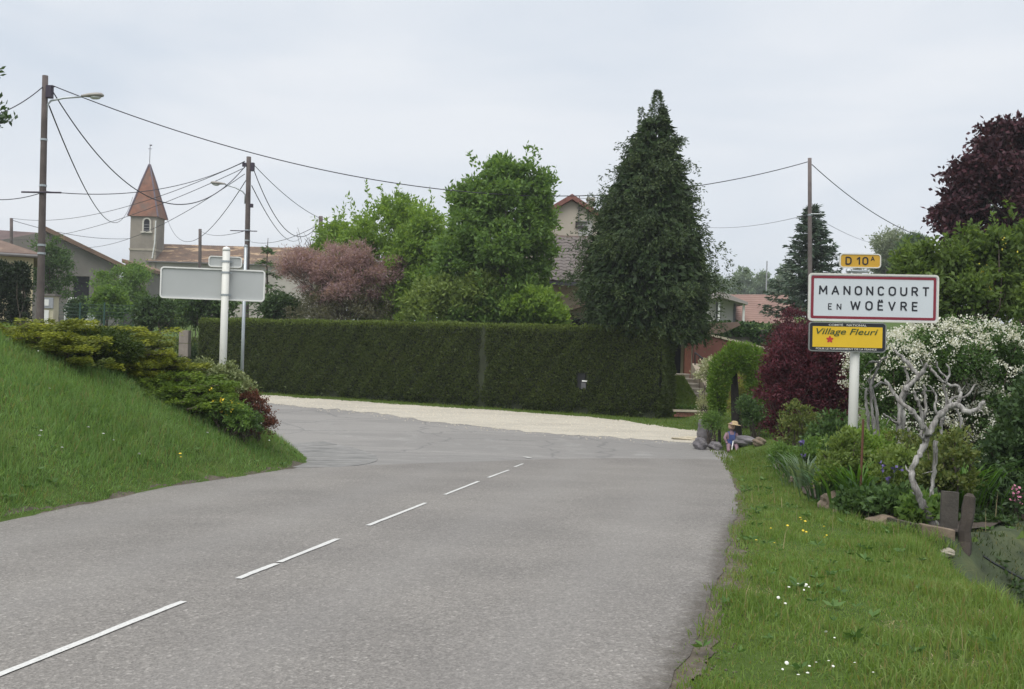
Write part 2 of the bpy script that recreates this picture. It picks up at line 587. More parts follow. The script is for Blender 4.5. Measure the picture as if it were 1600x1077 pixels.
# carriageway
m, t, b = new_mat("chip_asphalt")
fa = noise(t, 80, 3, .75); fb = noise(t, 22, 5, .7); fc = noise(t, .55, 4, .6); fd = noise(t, 3.5, 5, .6)
vo = nd(t, "ShaderNodeTexVoronoi"); vo.inputs['Scale'].default_value = 62
tc = nd(t, "ShaderNodeTexCoord"); t.links.new(tc.outputs['Object'], vo.inputs['Vector'])
stone = ramp(t, vo.outputs['Color'], [(.1, (.126, .120, .115)), (.5, (.220, .211, .202)), (.8, (.303, .290, .277)), (.95, (.53, .51, .485))])
c = mixc(t, .55, stone, ramp(t, fa, [(.3, (.101, .096, .092)), (.5, (.229, .22, .21)), (.72, (.40, .385, .365))]))
c = mixc(t, ramp(t, fc, [(.35, 0), (.65, 1)]), mixc(t, 1.0, c, (.85, .835, .82), 'MULTIPLY'), mixc(t, 1.0, c, (1.05, 1.03, 1.0), 'MULTIPLY'))
c = mixc(t, ramp(t, fb, [(.45, 0), (.8, .5)]), c, (.13, .125, .118))
wa = nd(t, "ShaderNodeAttribute", attribute_name='wheel')
c = mixc(t, mth(t, 'MULTIPLY', wa.outputs['Fac'], .22), c, (.27, .26, .25))
da = nd(t, "ShaderNodeAttribute", attribute_name='dirt')
dm = mth(t, 'SUBTRACT', mth(t, 'ADD', da.outputs['Fac'], mth(t, 'MULTIPLY', noise(t, 7, 7, .75), 1.2)), .98)
c = mixc(t, ramp(t, dm, [(.0, 0), (.45, .72)]), c, ramp(t, fa, [(.3, (.04, .034, .028)), (.7, (.10, .085, .068))]))
t.links.new(c, b.inputs['Base Color']); b.inputs['Roughness'].default_value = .85; b.inputs['Specular IOR Level'].default_value = .25
bump(t, b, mth(t, 'ADD', vo.outputs['Distance'], fa), .5, .01)
nr = 150
tt = np.linspace(0, 1, nr)
A = resample(LE[:7], nr); B = resample(RE[:10], nr)
def dirt_at(x, y):
    r = rx(y) - x
    return np.maximum(np.exp(-np.clip(r, 0, None) / .20) * (1 - .75 * sstep(10, 15, y)), .55 * np.exp(-seg_dist(x, y, LE) / .12))
def wheel_at(x, y):
    cx_ = np.interp(y, [4.7, 6.9, 12.2, 21.2], [-2.3, -1.74, -.94, .33])
    h = rx(y) - cx_
    q = np.abs(x - cx_) / h
    return np.exp(-((q - .28) / .1) ** 2) + np.exp(-((q - .72) / .1) ** 2)
sheet("road", A, B, 46, .012, m, bulge=1.8 * tt ** 3, edge=(.05, .05), attrs={'dirt': dirt_at, 'wheel': wheel_at}, base=road_z)
road = bpy.data.objects["road"]

# side road, older and patched
m, t, b = new_mat("old_asphalt")
fa = noise(t, 60, 3, .7); fd = noise(t, .7, 5, .65, stretch=(.35, 1.2, 1)); fe = noise(t, 1.1, 6, .7)
c = ramp(t, fa, [(.3, (.175, .168, .16)), (.5, (.25, .24, .228)), (.75, (.34, .325, .31))])
c = mixc(t, ramp(t, fd, [(.45, 0), (.54, .42), (.62, .34), (.70, 0)]), c, (.16, .155, .15))
c = mixc(t, ramp(t, fe, [(.56, 0), (.7, .55)]), c, (.33, .325, .31))
vo = nd(t, "ShaderNodeTexVoronoi", feature='DISTANCE_TO_EDGE'); vo.inputs['Scale'].default_value = .3
tc = nd(t, "ShaderNodeTexCoord")
wv = nd(t, "ShaderNodeVectorMath", operation='ADD')
nn = nd(t, "ShaderNodeTexNoise"); nn.inputs['Scale'].default_value = 1.3; nn.inputs['Detail'].default_value = 5
t.links.new(tc.outputs['Object'], nn.inputs['Vector']); t.links.new(tc.outputs['Object'], wv.inputs[0]); t.links.new(nn.outputs['Color'], wv.inputs[1])
t.links.new(wv.outputs[0], vo.inputs['Vector'])
c = mixc(t, ramp(t, vo.outputs['Distance'], [(.0, .5), (.007, .35), (.016, 0)]), c, (.10, .10, .102))
t.links.new(c, b.inputs['Base Color']); b.inputs['Roughness'].default_value = .85
bump(t, b, fa, .3, .01)
# where the side sheet lies beyond the main one, x,y drape on the same carriageway
NS = 170
sN = np.linspace(0, 1, len(SIDE_N))
A = resample(SIDE_N, NS, sN); B = resample(SIDE_F, NS, sN); C_ = resample(GRAV_F, NS, sN)
sheet("side_road", A, B, 24, .004, m, edge=(0, 0), base=road_z)

m, t, b = new_mat("limestone_gravel")
fa = noise(t, 45, 4, .75); fb = noise(t, 1.0, 6, .65, stretch=(.35, 1.3, 1)); fc = noise(t, 9, 4, .7)
c = ramp(t, fa, [(.28, (.31, .28, .23)), (.5, (.475, .44, .37)), (.72, (.64, .605, .52))])
c = mixc(t, ramp(t, fb, [(.46, 0), (.66, .7)]), c, (.34, .315, .27))
c = mixc(t, ramp(t, fc, [(.6, 0), (.8, .4)]), c, (.30, .28, .22))
t.links.new(c, b.inputs['Base Color']); b.inputs['Roughness'].default_value = .95
bump(t, b, fa, .5, .02)
sheet("gravel_verge", B + np.array([0, -.35]) , C_, 14, .009, m, edge=(.26, .30), base=road_z)

# painted dashes are pieces of the road
paint = plain("road_paint", (.60, .60, .58), .6, .12, 40, dirt=((.24, .23, .22), 55, .56))
def dash(p0, p1, w=.048):
    a, c2 = hit(*p0), hit(*p1)
    a2, b2 = np.array(a[:2]), np.array(c2[:2])
    d = unit(b2 - a2); nrm = np.array([-d[1], d[0]])
    L = resample(np.array([a2 - nrm * w / 2, b2 - nrm * w / 2]), 14); R_ = resample(np.array([a2 + nrm * w / 2, b2 + nrm * w / 2]), 14)
    o = sheet("marking", L, R_, 3, .018, paint, edge=(.004, .004), base=road_z)
    o.parent = road
    del o['kind']
for p0, p1 in (((-60, 1084), (287, 944)), ((372, 908), (432, 884)), ((436, 882), (528, 845)), ((575, 824), (665, 788)), ((695, 775), (748, 754)),
               ((763, 748), (795, 736)), ((804, 731), (817, 726))):
    dash(p0, p1)
dash((820, 716), (828, 716), .25)

# flush concrete slabs of the gutter at the corner
conc = plain("gutter_concrete", (.235, .23, .222), .9, .14, 5, bmp=.3, dirt=((.16, .16, .155), 1.6, .47))
gut = tag(bpy.data.objects.new("gutter_apron", None), kind='structure'); COL.objects.link(gut)
inner = np.array([(-3.6, 17.6), (-3.62, 18.8), (-3.85, 20.2), (-4.25, 21.5), (-4.8, 22.8), (-5.3, 23.9)])
outer = np.array([(-2.9, 17.9), (-2.55, 18.9), (-2.5, 20.3), (-2.75, 21.9), (-3.4, 23.6), (-4.4, 24.9)])
ni, no_ = resample(inner, 11), resample(outer, 11)
for k in range(10):
    q = .03
    a0, a1 = ni[k] * (1 - q) + ni[k + 1] * q, ni[k] * q + ni[k + 1] * (1 - q)
    b0, b1 = no_[k] * (1 - q) + no_[k + 1] * q, no_[k] * q + no_[k + 1] * (1 - q)
    mbk = MB()
    top = [Vector((p[0], p[1], float(road_z(p[0], p[1])) + .012 + .003 * rng.random())) for p in (a0, b0, b1, a1)]
    bot = [p - Vector((0, 0, .12)) for p in top]
    mbk.add(top + bot, [(0, 1, 2, 3), (7, 6, 5, 4), (0, 4, 5, 1), (1, 5, 6, 2), (2, 6, 7, 3), (3, 7, 4, 0)])
    mbk.build("slab", conc, gut)

# ---------------------------------------------------------------- grass
def grassm(name, c0, c1, c2, dry=(.26, .22, .10), ndry=.12, scale=1.1):
    m, t, b = new_mat(name)
    g = nd(t, "ShaderNodeNewGeometry")
    f = mth(t, 'ADD', mth(t, 'MULTIPLY', g.outputs['Random Per Island'], .5), mth(t, 'MULTIPLY', noise(t, scale, 4, .6), .6))
    c = ramp(t, f, [(.25, c0), (.55, c1), (.85, c2)])
    c = mixc(t, ramp(t, noise(t, .75, 5, .65), [(.50, 0), (.72, .55)]), c, (c2[0] * 1.05, c2[1] * .88, c2[2]))
    wn = nd(t, "ShaderNodeTexWhiteNoise", noise_dimensions='1D'); t.links.new(g.outputs['Random Per Island'], wn.inputs['W'])
    c = mixc(t, ramp(t, wn.outputs['Value'], [(1 - ndry, 0), (1 - ndry + .02, .8)]), c, dry)
    t.links.new(c, b.inputs['Base Color']); b.inputs['Roughness'].default_value = .6; b.inputs['Specular IOR Level'].default_value = .25
    tr = nd(t, "ShaderNodeBsdfTranslucent"); t.links.new(mixc(t, 1.0, c, (1.4, 1.3, .7), 'MULTIPLY'), tr.inputs[0])
    ms = nd(t, "ShaderNodeMixShader"); ms.inputs[0].default_value = .5
    t.links.new(b.outputs[0], ms.inputs[1]); t.links.new(tr.outputs[0], ms.inputs[2])
    t.links.new(ms.outputs[0], t.nodes['Material Output'].inputs[0])
    return m

def blades(name, x, y, h, w, mat, lean=.35, z=None, kind='stuff', parent=None):
    n = len(x)
    z = height(x, y) - .02 if z is None else z
    a = rng.uniform(0, 2 * np.pi, n); ld = rng.uniform(0, 2 * np.pi, n)
    l = np.abs(rng.normal(size=n)) * lean * h
    wx, wy = np.cos(a) * w * .5, np.sin(a) * w * .5
    lx, ly = np.cos(ld) * l, np.sin(ld) * l
    P = np.empty((n, 5, 3))
    P[:, 0] = np.stack([x - wx, y - wy, z], 1); P[:, 1] = np.stack([x + wx, y + wy, z], 1)
    P[:, 2] = np.stack([x + wx * .75 + lx * .35, y + wy * .75 + ly * .35, z + h * .55], 1)
    P[:, 3] = np.stack([x - wx * .75 + lx * .35, y - wy * .75 + ly * .35, z + h * .55], 1)
    P[:, 4] = np.stack([x + lx, y + ly, z + h * np.clip(1 - .4 * (l / h), .5, 1)], 1)
    i = np.arange(n)[:, None] * 5
    F = np.concatenate([i + [[0, 1, 2]], i + [[0, 2, 3]], i + [[3, 2, 4]]], 0)
    o = np_mesh(name, P.reshape(-1, 3), F, mat, parent)
    if kind: tag(o, kind=kind)
    return o

def scatter(n, x0, x1, y0, y1, keep):
    x = rng.uniform(x0, x1, n); y = rng.uniform(y0, y1, n)
    k = keep(x, y)
    return x[k], y[k]

bank_mat = grassm("bank_grass_blades", (.095, .185, .048), (.155, .272, .080), (.225, .355, .13), ndry=.08)
x, y = scatter(520000, -13, -2.6, 6.5, 27, lambda x, y: inside(x, y, BANK) & (x > -.54 * y) & (seg_dist(x, y, LE) < 6.2) & (rng.random(len(x)) < np.clip(9.5 / y, .3, 1)))
d_ = seg_dist(x, y, LE)
hh = (.055 + .10 * np.clip(d_ / .6, 0, 1)) * rng.uniform(.5, 1.35, len(x)) * (1 + .4 * lump(x, y, 1.3, 1.0))
tag(blades("bank_grass", x, y, np.clip(hh, .03, .5), .008 + .004 * rng.random(len(x)), bank_mat, .7),
    'tall lush grass growing on the roadside bank', 'grass')

verge_mat = grassm("verge_grass_blades", (.100, .182, .038), (.162, .262, .062), (.250, .340, .11), ndry=.13)
bare = [(hit(1490, 1035), .36), (hit(1420, 985), .22), (hit(1560, 960), .2), (hit(1190, 925), .16), (hit(1080, 960), .25)]
def keep_verge(x, y):
    k = (x > rx(y) - .03 + .06 * lump(x, y, 5, 2)) & (x < np.interp(y, CRX, CRV) + .25) & (x < .53 * y + .4) & ((y < 10.2) | (y > 21.5) | (x < np.interp(y, [10.2, 11.7, 13, 15, 17, 19.2, 22], [4.08, 3.98, 3.98, 4.2, 4.6, 5.0, 5.35]) + .08 * lump(x, y, 4, 1)))
    p = np.clip(7.0 / y, .2, 1) * np.clip(.35 + (x - rx(y)) / .25, .2, 1)
    for c0, r0 in bare:
        p = p * np.clip(((x - c0.x) ** 2 + (y - c0.y) ** 2) / r0 ** 2, .22, 1)
    return k & (rng.random(len(x)) < p)
x, y = scatter(560000, .5, 8.5, 4.3, 24, keep_verge)
hh = rng.uniform(.035, .10, len(x)) * (1 + .7 * np.clip(lump(x, y, 2.3, 4.0), -.6, 1)) * (1 + .8 * sstep(.9, 2.0, x - rx(y)))
tag(blades("verge_grass", x, y, np.clip(hh, .025, .22), .006 + .004 * rng.random(len(x)), verge_mat, .6), 'short rough grass of the roadside verge', 'grass')

# crumbling earth shoulder between asphalt and turf
ry_ = np.linspace(3.5, 23, 260)
soil = plain("shoulder_soil", (.095, .078, .058), .95, .35, 9, bmp=.6, dirt=((.16, .14, .115), 14, .55))
cR = np.stack([rx(ry_), ry_], 1)
wj = np.convolve(rng.normal(size=268), np.ones(9) / 3, 'same')[:260]
sheet("road_shoulder", cR - np.array([.10, 0]), cR + np.stack([np.clip(.13 + .05 * wj, .03, .26) * (1 - .6 * sstep(12, 18, ry_)), 0 * ry_], 1), 5, .006, soil)
lT = np.linspace(0, 1, 260)
cL = resample(LE[2:8], 260)
wj = np.convolve(rng.normal(size=268), np.ones(9) / 3, 'same')[:260]
sheet("road_shoulder", cL + np.array([.08, 0]), cL - np.stack([np.clip(.05 + .025 * wj, .01, .12), 0 * lT], 1), 4, .007, soil)

# straw on the worn patches, tall dead stalks
straw_mat = plain("straw", (.36, .29, .16), .8, .3, 30)
xs, ys = [], []
for c0, r0 in bare:
    n = int(1500 * r0 ** 1.5) + 60
    xs.append(c0.x + rng.normal(size=n) * r0 * .6); ys.append(c0.y + rng.normal(size=n) * r0 * .6)
xs, ys = np.concatenate(xs), np.concatenate(ys)
k = xs > rx(ys) + .02
xs, ys = xs[k], ys[k]
tag(blades("dead_straw", xs, ys, rng.uniform(.02, .06, len(xs)), np.full(len(xs), .005), straw_mat, 1.8), 'dry straw lying on the worn patches of verge', 'straw')
xs, ys = scatter(900, -11, 6, 5, 22, lambda x, y: (inside(x, y, BANK) & (x > -.52 * y) & (rng.random(len(x)) < .35)) | ((x > rx(y) + .1) & (x < np.interp(y, CRX, CRV)) & (rng.random(len(x)) < .35)))
tag(blades("dry_stalks", xs, ys, rng.uniform(.2, .42, len(xs)), np.full(len(xs), .006), straw_mat, .3), 'thin dry grass stalks standing in the grass', 'stalks')

far_grass = grassm("far_grass_blades", (.085, .145, .024), (.125, .195, .034), (.17, .24, .05), ndry=.05)
def keep_far(x, y):
    hl = 32 + (5 - x) * .533
    front = (y > np.interp(x, GRAV_F[::-1, 0], GRAV_F[::-1, 1]) - .1) & (y < hl + .5) & (x > -14) & (x < 5.6)
    rightside = (x > rx(np.clip(y, 0, 27.4)) - .05) & (x < 9) & (y > 19) & (y < 40) & (x > 4.2) & ~((y > 27) & (y < 30.3) & (x < 5.4))
    return front | rightside
x, y = scatter(90000, -14, 9, 19, 42, keep_far)
tag(blades("lawn_grass", x, y, rng.uniform(.05, .12, len(x)), .016 + .008 * rng.random(len(x)), far_grass, .5), 'mown grass strip at the foot of the hedge and garden', 'grass')
# lower garden to the side of the verge
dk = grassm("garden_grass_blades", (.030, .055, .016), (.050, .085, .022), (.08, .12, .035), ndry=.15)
x, y = scatter(130000, 3.0, 14, 6.0, 17, lambda x, y: (x > np.where(y > 9.9, 4.6, np.interp(y, CRX, CRV) + .2)) & (lump(x, y, 1.7, 3) > -.45 + .5 * rng.random(len(x))) & (x < .56 * y + 1))
tag(blades("garden_grass", x, y, rng.uniform(.03, .10, len(x)), .009 + .004 * rng.random(len(x)), dk, .6), 'sparse grass of the lower garden behind the verge', 'grass')

# crumbs of earth and stone along the road edge
def pebbles(name, x, y, s, mat, label, cat, base=height):
    n = len(x)
    ico = np.array([(0, 0, 1), (.9, 0, .1), (.28, .85, 0), (-.72, .52, .1), (-.72, -.52, 0), (.28, -.85, .1), (0, 0, -1)])
    fc = np.array([(0, 1, 2), (0, 2, 3), (0, 3, 4), (0, 4, 5), (0, 5, 1), (6, 2, 1), (6, 3, 2), (6, 4, 3), (6, 5, 4), (6, 1, 5)])
    V = ico[None] * s[:, None, None] * rng.uniform(.6, 1.3, (n, 7, 1)) * np.array([1, 1, .7])
    V += np.stack([x, y, base(x, y) + s * .2], 1)[:, None]
    F = (np.arange(n)[:, None, None] * 7 + fc[None]).reshape(-1, 3)
    return tag(np_mesh(name, V.reshape(-1, 3), F, mat), label, cat, None, 'stuff')
y = rng.uniform(4.3, 17, 6000); x = rx(y) + rng.normal(size=6000) * .13 - .04
crumb = plain("soil_crumb", (.10, .085, .065), .95, .5, 25)
pebbles("crumbs", x, y, rng.uniform(.004, .017, 6000) * (.4 + .6 * rng.random(6000)), crumb, 'dark crumbs of soil and grit along the road edge', 'grit')
x, y = scatter(16000, -9, 5, 26, 39, lambda x, y: inside(x, y, grav_poly) | (inside(x, y, side_poly) & (seg_dist(x, y, SIDE_F) < 1.1 * rng.random(len(x)) ** 2)))
pebbles("gravel", x, y, rng.uniform(.012, .03, len(x)), plain("pale_stone", (.55, .50, .41), .9, .3, 12), 'loose pale stones on the gravel strip', 'gravel', road_z)

# daisies, buttercups and dandelion clocks
def flowers(name, spots, n, spread, hgt, size, mat, label, cat, keep=None):
    xs, ys = [], []
    for p in spots:
        q = hit(*p)
        xs.append(q.x + rng.normal(size=n) * spread); ys.append(q.y + rng.normal(size=n) * spread)
    x, y = np.concatenate(xs), np.concatenate(ys)
    h = rng.uniform(*hgt, len(x))
    mb = MB()
    for xi, yi, hi in zip(x, y, h):
        z = hz(xi, yi)
        s = size * rng.uniform(.7, 1.2)
        mb.lathe([(s * .2, -s * .25), (s, 0), (s * .55, s * .35), (.001, s * .45)], 7, Matrix.Translation((xi, yi, z + hi)) @ Matrix.Rotation(rng.normal() * .4, 4, 'X'))
    o = mb.build(name, mat)
    return tag(o, label, cat, None, 'stuff')
wht = plain("white_petal", (.78, .78, .72), .7, .05, 20)
ylw = plain("yellow_petal", (.75, .55, .03), .6, .1, 20)
seed = plain("seed_head", (.55, .56, .50), .9, .1, 20)
flowers("daisies", [(1255, 930), (1275, 932), (1265, 928), (1215, 948), (1250, 1062), (1290, 1055), (1240, 1066), (1310, 1058), (1325, 1015), (1330, 1062)], 2, .07, (.05, .09), .009, wht, 'small white daisies dotted in the near verge', 'daisies')
flowers("buttercups", [(1185, 865), (1262, 850), (1280, 835), (1278, 853), (1200, 840), (1260, 828)], 2, .05, (.08, .14), .013, ylw, 'tiny yellow buttercups in the rough verge', 'buttercups')
flowers("dandelion_clocks", [(75, 712), (90, 718), (155, 714), (160, 722), (180, 716), (70, 722), (205, 740), (276, 618), (55, 575), (340, 715), (404, 702), (85, 645)], 1, .12, (.2, .32), .019, seed, 'pale dandelion clocks standing in the bank grass', 'dandelions')
flowers("dandelion_flowers", [(280, 730), (282, 729)], 1, .03, (.14, .2), .02, ylw, 'single yellow dandelion low on the grass bank', 'dandelion')

# broad leafed weeds among the grass
wx_, wy_ = scatter(5200, -10, 6, 4.5, 22, lambda x, y: (inside(x, y, BANK) & (x > -.52 * y) & (seg_dist(x, y, LE) < 5) & (rng.random(len(x)) < .25)) | ((x > rx(y) + .08) & (x < np.interp(y, CRX, CRV) - .05) & (rng.random(len(x)) < .5) & (lump(x, y, 1.6, 8) > -.2)))
nw_ = len(wx_); k_ = 7
a_ = rng.uniform(0, 6.28, (nw_, k_)); sz_ = rng.uniform(.03, .085, (nw_, 1))
P_ = np.stack([np.repeat(wx_, k_), np.repeat(wy_, k_), np.repeat(height(wx_, wy_) + rng.uniform(.02, .06, nw_), k_)], 1)
A_ = np.stack([np.cos(a_).ravel(), np.sin(a_).ravel(), rng.uniform(.1, .7, nw_ * k_)], 1)
tag(leaves("weeds", P_, A_, np.repeat(sz_.ravel(), k_), np.repeat(sz_.ravel(), k_) * .42, leafm("weed_leaf", (.06, .13, .03), (.14, .24, .07), transl=.35)), 'small broad leafed weeds scattered through the turf', 'weeds', None, 'stuff')

# ================================================================ buildings
bark = plain("bark", (.10, .08, .065), .9, .35, 8, bmp=.5)
bark_pale = plain("bark_pale", (.20, .175, .15), .9, .3, 8, bmp=.5)
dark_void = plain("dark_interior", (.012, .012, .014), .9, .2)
white_paint = plain("white_paint", (.72, .72, .70), .6, .06, 3)

# ---- church
render_grey = plain("church_render", (.25, .22, .185), .95, .22, .5, bmp=.2, dirt=((.30, .27, .23), .6, .55))
quoin = plain("quoin_stone", (.36, .32, .26), .9, .2, 1.5)
spire_tile = plain("spire_tile", (.215, .098, .062), .85, .3, 1.6, dirt=((.15, .105, .085), .5, .48))
m, t, b = new_mat("old_church_tiles")
f1 = noise(t, .7, 6, .75, stretch=(.6, 1, 1.8)); f2 = noise(t, .9, 6, .75, stretch=(.5, 1, 2.0)); f3 = noise(t, 6, 3)
c = ramp(t, f1, [(.35, (.085, .060, .045)), (.52, (.15, .095, .065)), (.7, (.10, .08, .06))])
c = mixc(t, ramp(t, f2, [(.53, 0), (.59, .85)]), c, (.44, .31, .19))
wv = nd(t, "ShaderNodeTexWave", bands_direction='Z'); wv.inputs['Scale'].default_value = 1.6; tc = nd(t, "ShaderNodeTexCoord"); t.links.new(tc.outputs['Object'], wv.inputs[0])
t.links.new(c, b.inputs['Base Color']); b.inputs['Roughness'].default_value = .9
bump(t, b, mth(t, 'ADD', wv.outputs['Fac'], f3), .5, .05)
church_roof = m
D = 118.0
p0, p1 = W(204, 337, D), W(244, 337, D)
tw = (p1.x - p0.x); ez = p0.z
gz = hz(p0.x, D) - .5
ch = thing("church", "village church with square grey tower, pointed red tiled spire and long patched tile roof", "church", (p0.x + tw / 2, D + tw / 2, gz))
H = ez - gz; hw = tw / 2
MB().box(-hw, hw, -hw, hw, 0, H).build("tower", render_grey, ch)
band_z = zpx(220, 390, D) - gz
MB().box(-hw - .07, hw + .07, -hw - .07, hw + .07, band_z - .1, band_z + .12).build("string_course", quoin, ch)
mb = MB()
for k in range(14):
    z = .6 + k * (H - 1) / 14
    e = .34 if k % 2 else .22
    for sx in (1,):
        mb.box(hw - e + .03, hw + .03, -hw - .03, -hw + .5 - e, z, z + (H - 1) / 14 - .05)
mb.build("quoin_stones", quoin, ch)
tag(bpy.data.objects["quoin_stones"], kind='stuff')
# spire with a slight flare
apex = zpx(232, 254, D) - gz
sp = MB()
prof = [(hw + .26, H - .05), (hw + .02, H + .85), (hw * .78, H + (apex - H) * .34), (hw * .42, H + (apex - H) * .68), (.04, apex)]
vs = [(sx * r, sy * r, z) for r, z in prof for sx, sy in ((-1, -1), (1, -1), (1, 1), (-1, 1))]
fs = [(i * 4 + k, i * 4 + (k + 1) % 4, i * 4 + 4 + (k + 1) % 4, i * 4 + 4 + k) for i in range(len(prof) - 1) for k in range(4)] + [(0, 1, 2, 3), (16, 17, 18, 19)]
sp.add(vs, fs).build("spire", spire_tile, ch)
ridge = MB()
for sx, sy in ((-1, -1), (1, -1), (1, 1)):
    ridge.tube([(sx * r, sy * r, z + .03) for r, z in prof], .09, 6)
ridge.build("hip_lead", plain("lead", (.14, .11, .14), .6, .2), ch)
topz = zpx(233, 222, D) - gz
cr_o = MB().tube([(0, 0, apex - .2), (0, 0, topz)], .035, 6).box(-.2, .2, -.02, .02, topz - .52, topz - .47).box(-.05, .22, -.015, .015, topz - .16, topz - .02)
cr_o.build("weathercock", plain("iron", (.10, .10, .11), .6, .2), ch)
# bell opening
def arch(w, h, n=10):
    return [(w / 2, 0), (w / 2, h - w / 2)] + [(w / 2 * math.cos(math.pi * k / n), h - w / 2 + w / 2 * math.sin(math.pi * k / n)) for k in range(1, n)] + [(-w / 2, h - w / 2), (-w / 2, 0)]
bx = W(229.5, 350, D).x - (p0.x + tw / 2); bz0 = zpx(229, 362, D) - gz; bh = zpx(229, 340, D) - gz - bz0
win = thing("bell_opening", None, None, (bx, -hw, bz0)); win.parent = ch
MB().ring(arch(.98, bh), arch(.66, bh - .16), -.12, .02).build("surround", plain("pale_stone_trim", (.55, .52, .46), .8, .1, 2), win)
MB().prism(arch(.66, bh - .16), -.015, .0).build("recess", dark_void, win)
for k in range(3):
    MB().box(-.32, .32, -.09, -.02, .12 + k * .3, .19 + k * .3, None).build("louvre", plain("louvre_wood", (.22, .22, .23), .8, .2), win)
MB().box(-.62, .62, -.24, .03, -.16, -.002).build("sill", plain("pale_stone_trim", (.55, .52, .46)), win)
# downpipe
pp = [(W(243.5, 345, D).x - ch.location.x, -hw - .1, zpx(243, 345, D) - gz), (W(242, 380, D).x - ch.location.x, -hw - .1, zpx(242, 380, D) - gz), (W(238, 404, D).x - ch.location.x, -hw - .1, zpx(238, 404, D) - gz)]
MB().tube(pp, .07, 6).build("downpipe", white_paint, ch)
# nave
nx0, nx1 = hw - .9, W(520, 400, D).x - ch.location.x
ne, nr_ = zpx(300, 408, D) - gz, zpx(300, 377.5, D) - gz
nf = -hw + .15
nave_wall = plain("nave_render", (.40, .37, .33), .95, .12, .7, dirt=((.28, .25, .21), .8, .6))
MB().box(nx0, nx1, nf, nf + 8, 0, ne).build("nave", nave_wall, ch)
MB().prism([(nf - .4, ne - .12), (nf + 4, nr_), (nf + 8.4, ne - .12), (nf + 4, ne - .14)], nx0 - .1, nx1 + .3, 'x').build("nave_roof", church_roof, ch)
MB().box(nx0, nx1, nf - .5, nf - .38, ne - .26, ne - .13).build("gutter", plain("zinc", (.16, .15, .15), .5, .1), ch)

# ---- barn with an open doorway
D = 92.0
barn_wall = plain("barn_render", (.17, .155, .14), .95, .15, .5, bmp=.2)
old_tile = plain("barn_tile", (.175, .11, .075), .9, .25, 1.2, dirt=((.33, .225, .14), 1.0, .56))
AB = .42
bn = thing("barn", "big grey rendered barn with low brown tile roof and one dark open doorway", "barn", G(110, D) - Vector((0, 0, .5)), AB)
def rel(px, py, d, o):
    q = W(px, py, d) - o.location; return (q.x, q.z)
def br(px, py):
    k = (px - 110) * D / FPX / 1.085
    return k, zpx(px, py, D + k * math.sin(AB)) - bn.location.z
apx, eav, lft = br(66, 362), br(186, 418), br(-60, 400)
dl, dr_ = br(113, 431), br(138, 431)
MB().prism([(apx[0] - 9, 0), (dl[0], 0), (dl[0], dl[1]), (dr_[0], dl[1]), (dr_[0], 0), (eav[0], 0), (eav[0], eav[1]), (apx[0], apx[1]), (apx[0] - 9, lft[1])], 0, 9).build("wall", barn_wall, bn)
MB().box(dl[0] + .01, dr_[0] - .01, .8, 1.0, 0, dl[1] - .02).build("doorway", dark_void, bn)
sl = (eav[1] - apx[1]) / (eav[0] - apx[0]); th = .42
MB().prism([(apx[0], apx[1] + .02), (eav[0] + .5, eav[1] + sl * .5 + .02), (eav[0] + .5, eav[1] + sl * .5 + th * .9), (apx[0], apx[1] + th)], -.7, 9.4).build("roof_slope", old_tile, bn)
rz_ = apx[1] + .45
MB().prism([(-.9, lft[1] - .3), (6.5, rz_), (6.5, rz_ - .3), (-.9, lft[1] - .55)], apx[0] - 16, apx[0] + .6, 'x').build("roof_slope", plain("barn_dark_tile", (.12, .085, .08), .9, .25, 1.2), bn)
# sheds between barn and church
sh = thing("lean_to_shed", "low grey lean-to shed with sloping brown roof against the church tower foot", "shed", G(212, 97))
o = sh; a = rel(196, 411, 97, o); c2 = rel(236, 426, 97, o); 
MB().prism([(a[0], -1), (c2[0] - .3, -1), (c2[0] - .3, c2[1] - .02), (a[0], a[1] - .02)], 0, 5).build("wall", barn_wall, sh)
MB().prism([(a[0] - .2, a[1]), (c2[0], c2[1]), (c2[0], c2[1] + .3), (a[0] - .2, a[1] + .35)], -.4, 5.3).build("roof", old_tile, sh)

# ---- cream house at the edge
D = 44.0
cream = plain("cream_render", (.50, .44, .29), .9, .08, 1.2, dirt=((.40, .35, .24), 1.5, .6))
HA_ = .46
hs = thing("cream_house", "cream rendered house with dull brown hipped roof behind dark clipped evergreens", "house", G(47, D), HA_)
def hl(px, py):                        # along the front wall from its corner
    k = (px - 47) * D / FPX / 1.10
    return k, zpx(px, py, D + k * math.sin(HA_)) - hs.location.z
x1, x0 = 0.0, -9.0
e1 = hl(40, 397)[1]
MB().box(x0, x1, 0, 6, -.8, e1).build("wall", cream, hs)
for pxa, pxb, pya, pyb in ((4, 17, 412, 452), (27, 39, 415, 455)):
    a_, b_ = hl(pxa, pyb), hl(pxb, pya)
    ww, wh = b_[0] - a_[0], b_[1] - a_[1]
    wn = thing("window", None, None, ((a_[0] + b_[0]) / 2, 0, a_[1])); wn.parent = hs
    MB().ring([(-ww / 2, 0), (ww / 2, 0), (ww / 2, wh), (-ww / 2, wh)], [(-ww / 2 + .05, .05), (ww / 2 - .05, .05), (ww / 2 - .05, wh - .05), (-ww / 2 + .05, wh - .05)], -.03, .05).build("frame", plain("brown_frame", (.10, .06, .045), .6, .1), wn)
    MB().box(-ww / 2 + .05, ww / 2 - .05, -.012, -.004, .05, wh - .05).build("pane", plain("window_glass", (.05, .055, .06), .12, .1), wn)
    MB().box(-ww / 2 - .08, ww / 2 + .08, -.09, .02, -.09, -.003).build("sill", plain("sill_stone", (.4, .37, .3), .8, .1), wn)
oh = .35
rh = 1.35
